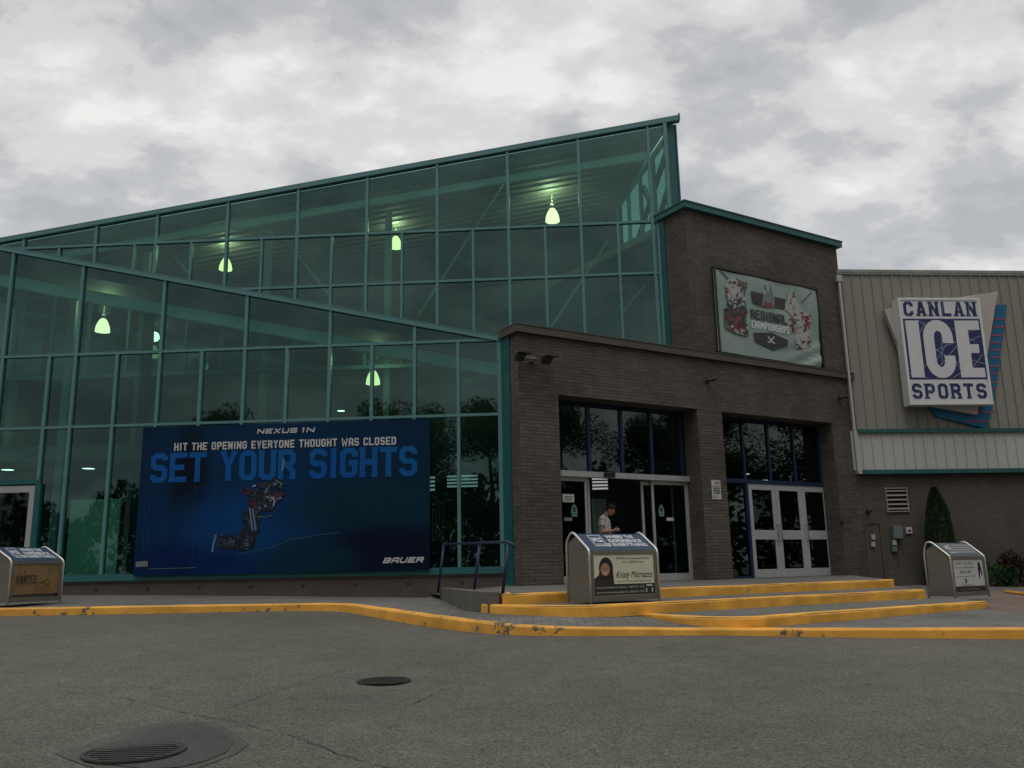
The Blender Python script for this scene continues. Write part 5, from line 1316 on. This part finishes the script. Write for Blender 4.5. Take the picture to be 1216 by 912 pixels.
# poster board behind the sliding door
a = BF.uz(733, 569, -3.0); b = BF.uz(762, 610, -3.0)
m = MB(); m.box(BF, a[0], b[0], -3.05, -3.0, b[1], a[1], pm('grey poster', (.50, .56, .52), .6)); m.box(BF, a[0] - .04, a[0], -3.06, -2.98, b[1] - .04, a[1] + .04, BLACK); m.box(BF, b[0], b[0] + .04, -3.06, -2.98, b[1] - .04, a[1] + .04, BLACK)
m.box(BF, a[0] + .15, b[0] - .15, -2.999, -2.995, b[1] + .3, b[1] + .33, INK); m.box(BF, a[0] + .2, b[0] - .2, -2.999, -2.995, a[1] - .4, a[1] - .2, pm('poster rust', (.40, .20, .12), .6))
for q in (a[0] + .2, b[0] - .2): m.box(BF, q - .02, q + .02, -3.04, -3.01, ZP, b[1], BLACK)
tag(m.build('poster_stand', None, org=tuple(BF.p(a[0], -3, ZP))), 'tall grey poster stand indoors, behind the man at the sliding door', 'poster stand')
a = BF.uz(704, 592, -2.4); b = BF.uz(722, 640, -2.4)
m = MB(); m.box(BF, a[0], b[0], -2.45, -2.4, b[1], a[1], pm('green grey panel', (.32, .42, .38), .6)); m.box(BF, a[0], b[0], -2.6, -2.3, ZP, b[1], INTD); text_mesh(m, BF, 'FUN', a[0] + .12, a[0] + .3, a[1] - .22, .12, -2.395, PWHITE)
tag(m.build('ticket_counter', None, org=tuple(BF.p(a[0], -2.4, ZP))), 'dark counter with grey green panel left of the man indoors', 'counter')

# ------------------------------------------------------------------ the man at the door
def person():
    p = at_depth(721.5, 690, 19.95); FL = ZP - .02
    root = bpy.data.objects.new('person', None); root.empty_display_size = .2
    H = 1.76
    def limb(mb, pts, rad, n=12):
        mb.tube(pts, rad, n=n)
        for q, r in zip(pts, rad): mb.ball(q, r * .995, nu=12, nv=8)
    # local: +x = the way he faces (picture right), y = his left (away), z up
    b = MB()
    head = Vector((.095, 0, 1.585))
    piv = head + Vector((-.03, 0, -.09)); RM = Matrix.Rotation(R(24), 3, 'Y')
    def tilt(mb, k0):
        for i in range(k0, len(mb.v)): mb.v[i] = piv + RM @ (mb.v[i] - piv)
    b.ball(head, (.092, .076, .112), nu=20, nv=14)
    b.ball(head + Vector((.030, 0, -.060)), (.060, .056, .058), nu=16, nv=10)            # jaw
    b.tube([head + Vector((.085, 0, .02)), head + Vector((.112, 0, -.02)), head + Vector((.088, 0, -.03))], [.008, .015, .010], n=8)   # nose
    b.ball(head + Vector((.088, 0, -.062)), (.012, .024, .007)); b.ball(head + Vector((.086, 0, -.076)), (.012, .020, .007))          # lips
    for s in (-1, 1):
        b.ball(head + Vector((.080, .030 * s, .012)), (.012, .014, .010)); b.ball(head + Vector((-.005, .078 * s, -.008)), (.018, .010, .030))
    tilt(b, 0)
    limb(b, [Vector((-.01, 0, 1.40)), Vector((.04, 0, 1.49)), Vector((.08, 0, 1.55))], [.062, .055, .056])
    limb(b, [Vector((0, 0, .95)), Vector((-.01, 0, 1.12)), Vector((-.025, 0, 1.30)), Vector((-.02, 0, 1.40))], [.125, .120, .130, .08])
    for s in (-1, 1):
        limb(b, [Vector((0, .05 * s, 1.02)), Vector((-.02, .07 * s, 1.25)), Vector((-.02, .12 * s, 1.37))], [.115, .115, .07])
        sh = Vector((-.02, .185 * s, 1.37)); el = Vector((-.035, .225 * s, 1.09)); wr = Vector((.185, .085 * s, 1.115))
        limb(b, [Vector((-.02, .10 * s, 1.385)), sh, sh.lerp(el, .5), el], [.06, .058, .048, .040])
        limb(b, [el, el.lerp(wr, .35), wr], [.042, .041, .027])
        hip = Vector((0, .09 * s, .93)); kn = Vector((.02 + .03 * s, .10 * s, .50)); an = Vector((-.01 + .03 * s, .105 * s, .09))
        limb(b, [hip, hip.lerp(kn, .5), kn], [.095, .080, .055]); limb(b, [kn, kn.lerp(an, .3), an], [.055, .056, .036])
        limb(b, [an + Vector((-.02, 0, -.04)), an + Vector((.10, .01 * s, -.055)), an + Vector((.18, .015 * s, -.065))], [.036, .034, .024])
        # hand: palm, four fingers, thumb
        palm = wr + Vector((.05, -.012 * s, .012)); b.ball(palm, (.045, .016, .034), nu=12, nv=8)
        for k in range(4):
            o_ = palm + Vector((.030, 0, .024 - .016 * k)); ln = (.030, .034, .032, .025)[k]
            b.tube([o_, o_ + Vector((ln, -.012 * s, .004)), o_ + Vector((ln * 1.25, -.034 * s, .004)), o_ + Vector((ln * 1.0, -.048 * s, .002))], [.009, .0085, .008, .006], n=8)
        th = palm + Vector((-.015, -.005 * s, .028)); b.tube([th, th + Vector((.025, -.016 * s, .020)), th + Vector((.048, -.024 * s, .016))], [.011, .009, .007], n=8)
    def rm(o, vox, it=4, fac=.5):
        r = o.modifiers.new('remesh', 'REMESH'); r.mode = 'VOXEL'; r.voxel_size = vox; r.use_smooth_shade = True
        s_ = o.modifiers.new('smooth', 'SMOOTH'); s_.iterations = it; s_.factor = fac
    root['_o'] = (0., 0., 0.); COL.objects.link(root)
    tag(root, 'man in a pale grey t-shirt standing in the doorway, looking down at his phone', 'person')
    body = b.build('body', SKIN, root); rm(body, .0065, 3)
    # t-shirt
    t = MB()
    limb(t, [Vector((.005, 0, .90)), Vector((-.005, 0, 1.12)), Vector((-.025, 0, 1.30)), Vector((-.02, 0, 1.395))], [.142, .136, .142, .088])
    for s in (-1, 1):
        limb(t, [Vector((.005, .055 * s, .93)), Vector((-.01, .06 * s, 1.08)), Vector((-.02, .075 * s, 1.25)), Vector((-.02, .12 * s, 1.37))], [.125, .122, .126, .078])
        sh = Vector((-.02, .185 * s, 1.37)); el = Vector((-.035, .225 * s, 1.09))
        t.tube([Vector((-.02, .10 * s, 1.385)), sh, sh.lerp(el, .55)], [.07, .072, .066], n=14); t.ball(sh, .071)
    ts = t.build('t_shirt', pm('pale grey cotton', (.40, .40, .41), .85, var=.08, bump=.3, bscale=12), root); rm(ts, .009, 3)
    # trousers
    q = MB()
    limb(q, [Vector((0, -.06, .93)), Vector((0, .06, .93))], [.125, .125])
    for s in (-1, 1):
        hip = Vector((0, .09 * s, .90)); kn = Vector((.02 + .03 * s, .10 * s, .50)); an = Vector((-.01 + .03 * s, .105 * s, .10))
        q.tube([hip, hip.lerp(kn, .5), kn, kn.lerp(an, .5), an], [.11, .098, .078, .072, .062], n=16); q.ball(hip, .108)
    tr = q.build('trousers', pm('dark denim', (.02, .025, .04), .8, bump=.3, bscale=15), root); rm(tr, .010, 3)
    # hair
    h = MB(); h.ball(head + Vector((-.018, 0, .035)), (.098, .086, .098), nu=18, nv=12); h.ball(head + Vector((.045, 0, .092)), (.058, .066, .040), nu=14, nv=8); h.ball(head + Vector((-.05, 0, -.02)), (.055, .070, .07), nu=14, nv=8)
    rr = random.Random(9)
    for _ in range(60):
        a = rr.uniform(0, 6.28); e_ = rr.uniform(.2, 1.4); d_ = Vector((math.cos(a) * math.cos(e_) - .1, math.sin(a) * math.cos(e_), math.sin(e_)))
        c = head + Vector((-.015 + .095 * d_.x, .082 * d_.y, .04 + .092 * d_.z)); h.tube([c, c + d_ * .012 + Vector((.012, 0, 0))], [.014, .006], n=6)
    tilt(h, 0)
    hr_ = h.build('hair', pm('black hair', (.008, .007, .007), .45), root); rm(hr_, .007, 1)
    for s in (-1, 1):
        e_ = MB(); c = head + Vector((.089, .030 * s, .014)); e_.ball(c, (.005, .008, .004)); tilt(e_, 0); e_.build('eye', BLACK, root)
        f_ = MB(); an = Vector((-.01 + .03 * s, .105 * s, .05)); f_.ball(an + Vector((.05, .006 * s, -.012)), (.135, .05, .04), nu=16, nv=8); f_.box(Frame((0, 0, 0), 90), an.x - .08, an.x + .18, -(an.y + .045), -(an.y - .045), .0, .022); sh_ = f_.build('shoe', BLACK, root); rm(sh_, .008, 2)
    ang = R(-18)
    root.location = (p.x, p.y, FL); root.rotation_euler = (0, 0, ang); root.scale = (1.04, 1.04, 1.04)
    # phone held in the hands, a thing of its own
    ph = lempty('mobile_phone', tuple(Vector((p.x, p.y, FL)) + Matrix.Rotation(ang, 3, 'Z') @ Vector((.304, 0, 1.196))), ang, 'dark mobile phone held in both hands by the man in the doorway', 'phone')
    k = MB(); Lf = Frame((0, 0, 0), 90); c = Vector((0, 0, 0)); up = Vector((-.45, 0, .9)).normalized(); nr = Vector((.9, 0, .45)).normalized()
    k.hexa([c + Vector((0, s, 0)) + up * u_ + nr * n_ for n_, s, u_ in ((-.004, -.036, -.07), (-.004, .036, -.07), (.004, .036, -.07), (.004, -.036, -.07), (-.004, -.036, .07), (-.004, .036, .07), (.004, .036, .07), (.004, -.036, .07))]); k.build('phone_body', BLACK, ph, bevel=.003)
    k = MB(); k.hexa([c + Vector((0, s, 0)) + up * u_ + nr * n_ for n_, s, u_ in ((-.0055, -.032, -.062), (-.0055, .032, -.062), (-.0045, .032, -.062), (-.0045, -.032, -.062), (-.0055, -.032, .062), (-.0055, .032, .062), (-.0045, .032, .062), (-.0045, -.032, .062))]); k.build('screen', emit('phone screen', (.6, .75, .9), .6), ph)
person()

# ------------------------------------------------------------------ planting
def leafmat(name, c1, c2, rough=.6):
    m, nt, out = newmat(name); L = nt.links.new
    b = nn(nt, 'ShaderNodeBsdfPrincipled', Roughness=rough); b.inputs['Specular IOR Level'].default_value = .25
    g = nn(nt, 'ShaderNodeNewGeometry'); mx = nn(nt, 'ShaderNodeMix', data_type='RGBA')
    L(g.outputs['Random Per Island'], mx.inputs['Factor']); mx.inputs['A'].default_value = (*c1, 1); mx.inputs['B'].default_value = (*c2, 1)
    L(mx.outputs['Result'], b.inputs['Base Color']); L(b.outputs[0], out.inputs[0]); return m
CON = leafmat('conifer foliage', (.012, .032, .010), (.035, .075, .020)); SHR = leafmat('shrub foliage', (.02, .06, .018), (.07, .14, .05)); SHD = leafmat('dark purple foliage', (.018, .010, .010), (.045, .016, .020))
TRE = leafmat('tree foliage', (.018, .035, .014), (.05, .075, .028)); BARK = pm('bark', (.06, .045, .035), .9, bump=.8, bscale=12)
def leaf(vs, fs, c, d, l, w, rr):
    d = d.normalized(); s = d.cross(Vector((rr.uniform(-1, 1), rr.uniform(-1, 1), rr.uniform(-1, 1)))).normalized() * w / 2; k = len(vs)
    vs += [c, c + d * l * .5 + s, c + d * l, c + d * l * .5 - s]; fs.append((k, k + 1, k + 2, k + 3))
def conifer():
    b = MF.hit(1122, 690, .55); zb_ = EYE - .74; u, zt_ = MF.uz(1122, 578, .55)
    h = zt_ - zb_; rr = random.Random(21); root = empty('clipped_conifer', (b.x, b.y, zb_), 'dark green columnar conifer against the brown block wall, behind the bin', 'tree')
    m = MB(); m.tube([Vector((b.x, b.y, zb_)), Vector((b.x, b.y, zb_ + h * .9))], [.06, .015]); m.build('trunk', BARK, root)
    vs, fs = [], []
    def rad(t): return .45 * (min(1, t / .12) ** .6) * (1 - .55 * t - .38 * max(0, (t - .72) / .28) ** 1.5) if t < 1 else 0
    lump = [(rr.uniform(0, 6.28), rr.uniform(0, 1), rr.uniform(-.10, .10)) for _ in range(26)]
    for _ in range(15000):
        t = rr.random() ** 1.15; a = rr.uniform(0, 6.283); r_ = rad(t)
        for la, lt, lv in lump: r_ *= 1 + lv * math.exp(-((math.cos(a - la) - 1) * 2) ** 2 - ((t - lt) * 9) ** 2)
        r_ *= rr.uniform(.72, 1.02) ** .7
        c = Vector((b.x + math.cos(a) * r_, b.y + math.sin(a) * r_, zb_ + t * h * .985)); d = Vector((math.cos(a) * .6, math.sin(a) * .6, rr.uniform(.3, 1.4)))
        leaf(vs, fs, c, d, rr.uniform(.035, .085), rr.uniform(.012, .03), rr)
    m = MB(); m.faces(vs, fs); m.build('foliage', CON, root)
conifer()
def shrub(px, py, w, h, mat, label, n, seed, ls=.07):
    b = MF.hit(px, py, .6); zb_ = EYE - .76; rr = random.Random(seed); root = empty('shrub', (b.x, b.y, zb_), label, 'shrub')
    vs, fs = [], []; cl = [(rr.uniform(-.4, .4) * w, rr.uniform(-.22, .22) * w, rr.uniform(.3, .75) * h, rr.uniform(.2, .36) * h) for _ in range(9)]
    for _ in range(n):
        cx, cy, cz, r_ = rr.choice(cl); v = Vector((rr.gauss(0, 1), rr.gauss(0, 1), rr.gauss(0, 1))).normalized()
        c = Vector((b.x + cx, b.y + cy, zb_ + cz)) + Vector((v.x * 1.2, v.y, v.z)) * r_ * rr.uniform(.6, 1.05)
        if c.z < zb_ + .02: continue
        leaf(vs, fs, c, v + Vector((0, 0, .5)), rr.uniform(.6, 1.3) * ls, ls * .55, rr)
    m = MB(); m.faces(vs, fs); m.build('foliage', mat, root)
    m = MB()
    for k in range(6): m.tube([Vector((b.x, b.y, zb_)), Vector((b.x + cl[k][0], b.y + cl[k][1], zb_ + cl[k][2]))], [.015, .006], n=6)
    m.build('stem', BARK, root)
shrub(1186, 690, 1.15, .62, SHR, 'low bright green leafy shrub right of the weathered bin', 2600, 5)
shrub(1216, 688, 1.1, .95, SHD, 'dark purple shrub at the right edge of the picture', 2600, 8)
# small weeds by the service door
# trees across the lot, seen as reflections in the glazing
def tree_proto(seed, h):
    rr = random.Random(seed); root = empty('tree', (0, 0, 0)); m = MB(); limbs = []
    tp = [Vector((0, 0, 0)), Vector((.15, .1, h * .25)), Vector((-.1, .05, h * .5)), Vector((.1, 0, h * .8))]; m.tube(tp, [.26, .2, .14, .05])
    ends = [(Vector((0, 0, h * .9)), h * .13)]
    for k in range(15):
        t = rr.uniform(.25, .85); a = rr.uniform(0, 6.28); s = Vector((0, 0, h * t)); L_ = h * .30 * (1.15 - t * .8)
        e = s + Vector((math.cos(a) * L_, math.sin(a) * L_, h * rr.uniform(.04, .14))); m.tube([s, s.lerp(e, .5) + Vector((0, 0, .15)), e], [.09, .06, .03], n=6); ends += [(e, h * rr.uniform(.09, .14)), (s.lerp(e, .55), h * .10)]
    m.build('trunk', BARK, root)
    vs, fs = [], []
    for _ in range(26000):
        e, r_ = rr.choice(ends); v = Vector((rr.gauss(0, .42), rr.gauss(0, .42), rr.gauss(0, .36))); v = v * min(1, .62 / max(v.length, 1e-3)); c = e + v * r_ * 1.35
        if c.z < h * .16: continue
        leaf(vs, fs, c, Vector((rr.gauss(0, 1), rr.gauss(0, 1), rr.gauss(0, 1))), rr.uniform(.09, .2), rr.uniform(.06, .12), rr)
    m = MB(); m.faces(vs, fs); m.build('crown', TRE, root)
    return root
prot = [tree_proto(s, 10.) for s in (1, 2, 3)]
spots = [(-26, -24), (-19, -27), (-13, -23), (-7, -26), (-1, -24), (5, -27), (11, -24), (17, -26), (24, -22), (29, -15), (33, -8), (32, -2), (35, 4), (31, -12), (36, -5), (37, 9), (35, 14), (39, 19), (36, 24), (41, 12)]
names_ = ['beyond the left end', 'left of the middle', 'near the middle', 'right of the middle', 'beyond the right end']
rt = random.Random(6)
for i, (x, y) in enumerate(spots):
    pr = prot[i % 3]
    if i < 3: o = pr
    else:
        o = pr.copy(); COL.objects.link(o)
        for ch in pr.children: c = ch.copy(); COL.objects.link(c); c.parent = o
    o.location = (x, y, EYE - 1.3); o.rotation_euler = (0, 0, rt.uniform(0, 6)); s = rt.uniform(.85, 1.15) * (1.15 if x > 25 else 1.25); o.scale = (s, s, s)
    tag(o, 'leafy tree across the lot, visible only as a dark reflection in the glass', 'tree', 'trees across the lot reflected in the glass')

def far_wood(name, pts, label, seed):
    rr = random.Random(seed); vs, fs = [], []; P = resample([Vector((x, y, EYE - 1.4)) for x, y in pts], 3.2)
    for p in P:
        h = rr.uniform(7.5, 10.5); cl = [(Vector((rr.gauss(0, 1.3), rr.gauss(0, 1.3), h * t)), rr.uniform(1.5, 2.3) * (1.15 - .5 * t)) for t in (.12, .2, .3, .42, .55, .66, .78, .88)]
        for _ in range(1100):
            c0_, r_ = rr.choice(cl); v = Vector((rr.gauss(0, 1), rr.gauss(0, 1), rr.gauss(0, 1))).normalized() * rr.uniform(.5, 1.0)
            leaf(vs, fs, p + c0_ + v * r_, Vector((rr.gauss(0, 1), rr.gauss(0, 1), rr.gauss(0, 1))), rr.uniform(.35, .75), rr.uniform(.3, .6), rr)
    m = MB(); m.faces(vs, fs); o = m.build(name, TRE); tag(o, label, 'far wood', None, 'stuff')
far_wood('far_wood', [(-75, -26), (-40, -36), (0, -38), (35, -32), (50, -14), (52, 10), (50, 40)], 'continuous dark belt of trees on the far side of the lot, seen only in reflections', 31)
SKYBOOST=2.0; BACK=.5; SUNE=.5
# ------------------------------------------------------------------ world, sun, view
w = bpy.data.worlds.new("World"); scene.world = w; w.use_nodes = True
nt = w.node_tree; nt.nodes.clear(); L = nt.links.new
out = nt.nodes.new('ShaderNodeOutputWorld'); bg = nt.nodes.new('ShaderNodeBackground')
sky = nt.nodes.new('ShaderNodeTexSky'); sky.sky_type = 'NISHITA'; sky.sun_disc = False
SUN_EL, SUN_AZ = R(62), R(190)        # azimuth clockwise from +Y
sky.sun_elevation = SUN_EL; sky.sun_rotation = SUN_AZ; sky.dust_density = 4; sky.air_density = 1.5
tc = nn(nt, 'ShaderNodeTexCoord'); sep = nn(nt, 'ShaderNodeSeparateXYZ'); L(tc.outputs['Generated'], sep.inputs[0])
zc = nn(nt, 'ShaderNodeMath', operation='MAXIMUM'); zc.inputs[1].default_value = 0.; L(sep.outputs['Z'], zc.inputs[0])
za_ = nn(nt, 'ShaderNodeMath', operation='ADD'); za_.inputs[1].default_value = .38; L(zc.outputs[0], za_.inputs[0])
dx = nn(nt, 'ShaderNodeMath', operation='DIVIDE'); L(sep.outputs['X'], dx.inputs[0]); L(za_.outputs[0], dx.inputs[1])
dy = nn(nt, 'ShaderNodeMath', operation='DIVIDE'); L(sep.outputs['Y'], dy.inputs[0]); L(za_.outputs[0], dy.inputs[1])
cmb = nn(nt, 'ShaderNodeCombineXYZ'); L(dx.outputs[0], cmb.inputs[0]); L(dy.outputs[0], cmb.inputs[1])
mp = nn(nt, 'ShaderNodeMapping'); mp.inputs['Rotation'].default_value = (0, 0, R(-25)); mp.inputs['Scale'].default_value = (1.9, 2.5, 1); mp.inputs['Location'].default_value = (3.1, 1.7, 0)
L(cmb.outputs[0], mp.inputs['Vector'])
n1 = nn(nt, 'ShaderNodeTexNoise', Scale=1.35, Detail=10., Roughness=.56, Distortion=.15); L(mp.outputs[0], n1.inputs['Vector'])
n2 = nn(nt, 'ShaderNodeTexNoise', Scale=3.6, Detail=9., Roughness=.58, Distortion=.2); L(mp.outputs[0], n2.inputs['Vector'])
ad = nn(nt, 'ShaderNodeMath', operation='MULTIPLY_ADD'); ad.inputs[1].default_value = .62; L(n2.outputs['Fac'], ad.inputs[0]); L(n1.outputs['Fac'], ad.inputs[2])
cr = nn(nt, 'ShaderNodeValToRGB'); cr.color_ramp.interpolation = 'EASE'
e = cr.color_ramp.elements; e[0].position = .66; e[0].color = (.39, .40, .415, 1); e[1].position = 1.0; e[1].color = (.76, .755, .735, 1)
x_ = cr.color_ramp.elements.new(.75); x_.color = (.45, .457, .47, 1)
x_ = cr.color_ramp.elements.new(.86); x_.color = (.60, .60, .595, 1)
L(ad.outputs[0], cr.inputs[0])
# clouds get brighter overhead and where the sun stands behind them
sd = Vector((math.sin(SUN_AZ) * math.cos(SUN_EL), math.cos(SUN_AZ) * math.cos(SUN_EL), math.sin(SUN_EL)))
zen = nn(nt, 'ShaderNodeMapRange'); zen.interpolation_type = 'SMOOTHSTEP'; zen.inputs['From Min'].default_value = .55; zen.inputs['From Max'].default_value = .95; zen.inputs['To Min'].default_value = 1.; zen.inputs['To Max'].default_value = SKYBOOST
L(sep.outputs['Z'], zen.inputs['Value'])
hz = nn(nt, 'ShaderNodeMapRange'); hz.inputs['From Min'].default_value = .15; hz.inputs['From Max'].default_value = .6; hz.inputs['To Min'].default_value = 1.24; hz.inputs['To Max'].default_value = 1.06
L(sep.outputs['Z'], hz.inputs['Value'])
bk = nn(nt, 'ShaderNodeMapRange'); bk.interpolation_type = 'SMOOTHSTEP'; bk.inputs['From Min'].default_value = .45; bk.inputs['From Max'].default_value = -.35; bk.inputs['To Min'].default_value = 1.; bk.inputs['To Max'].default_value = BACK
L(sep.outputs['Y'], bk.inputs['Value'])
lowf = nn(nt, 'ShaderNodeMapRange'); lowf.interpolation_type = 'SMOOTHSTEP'; lowf.inputs['From Min'].default_value = .35; lowf.inputs['From Max'].default_value = .75; L(sep.outputs['Z'], lowf.inputs['Value'])
bm = nn(nt, 'ShaderNodeMix', data_type='FLOAT'); L(lowf.outputs[0], bm.inputs['Factor']); L(bk.outputs[0], bm.inputs['A']); bm.inputs['B'].default_value = 1.
g1 = nn(nt, 'ShaderNodeMath', operation='MULTIPLY'); L(zen.outputs[0], g1.inputs[0]); L(hz.outputs[0], g1.inputs[1])
gl_ = nn(nt, 'ShaderNodeMath', operation='MULTIPLY'); L(g1.outputs[0], gl_.inputs[0]); L(bm.outputs['Result'], gl_.inputs[1])
sc_ = nn(nt, 'ShaderNodeVectorMath', operation='SCALE'); L(cr.outputs[0], sc_.inputs[0]); L(gl_.outputs[0], sc_.inputs['Scale'])
# thin veil of the clear sky model behind the cloud deck
vs_ = nn(nt, 'ShaderNodeVectorMath', operation='SCALE'); vs_.inputs['Scale'].default_value = .05; L(sky.outputs[0], vs_.inputs[0])
add = nn(nt, 'ShaderNodeVectorMath', operation='ADD'); L(sc_.outputs[0], add.inputs[0]); 
vs2 = nn(nt, 'ShaderNodeVectorMath', operation='SCALE'); vs2.inputs['Scale'].default_value = .12; L(vs_.outputs[0], vs2.inputs[0]); L(vs2.outputs[0], add.inputs[1])
sc2 = nn(nt, 'ShaderNodeVectorMath', operation='SCALE'); sc2.inputs['Scale'].default_value = 10.; L(add.outputs[0], sc2.inputs[0])
L(sc2.outputs[0], bg.inputs['Color']); bg.inputs['Strength'].default_value = .1
L(bg.outputs[0], out.inputs[0])
sl = bpy.data.lights.new('sun', 'SUN'); sl.energy = SUNE; sl.angle = R(25); sl.color = (1, .96, .9)
so = bpy.data.objects.new('sun', sl); COL.objects.link(so)
so.rotation_euler = sd.to_track_quat('Z', 'Y').to_euler()
scene.view_settings.view_transform = 'Standard'; scene.view_settings.look = 'None'; scene.view_settings.gamma = 1; scene.view_settings.exposure = 0
scene.view_settings.use_curve_mapping = False
scene.render.engine = 'CYCLES'
scene.cycles.max_bounces = 10; scene.cycles.transparent_max_bounces = 24; scene.cycles.sample_clamp_indirect = 4
scene.cycles.use_denoising = True
for o in bpy.data.objects:
    if '_o' in o: del o['_o']
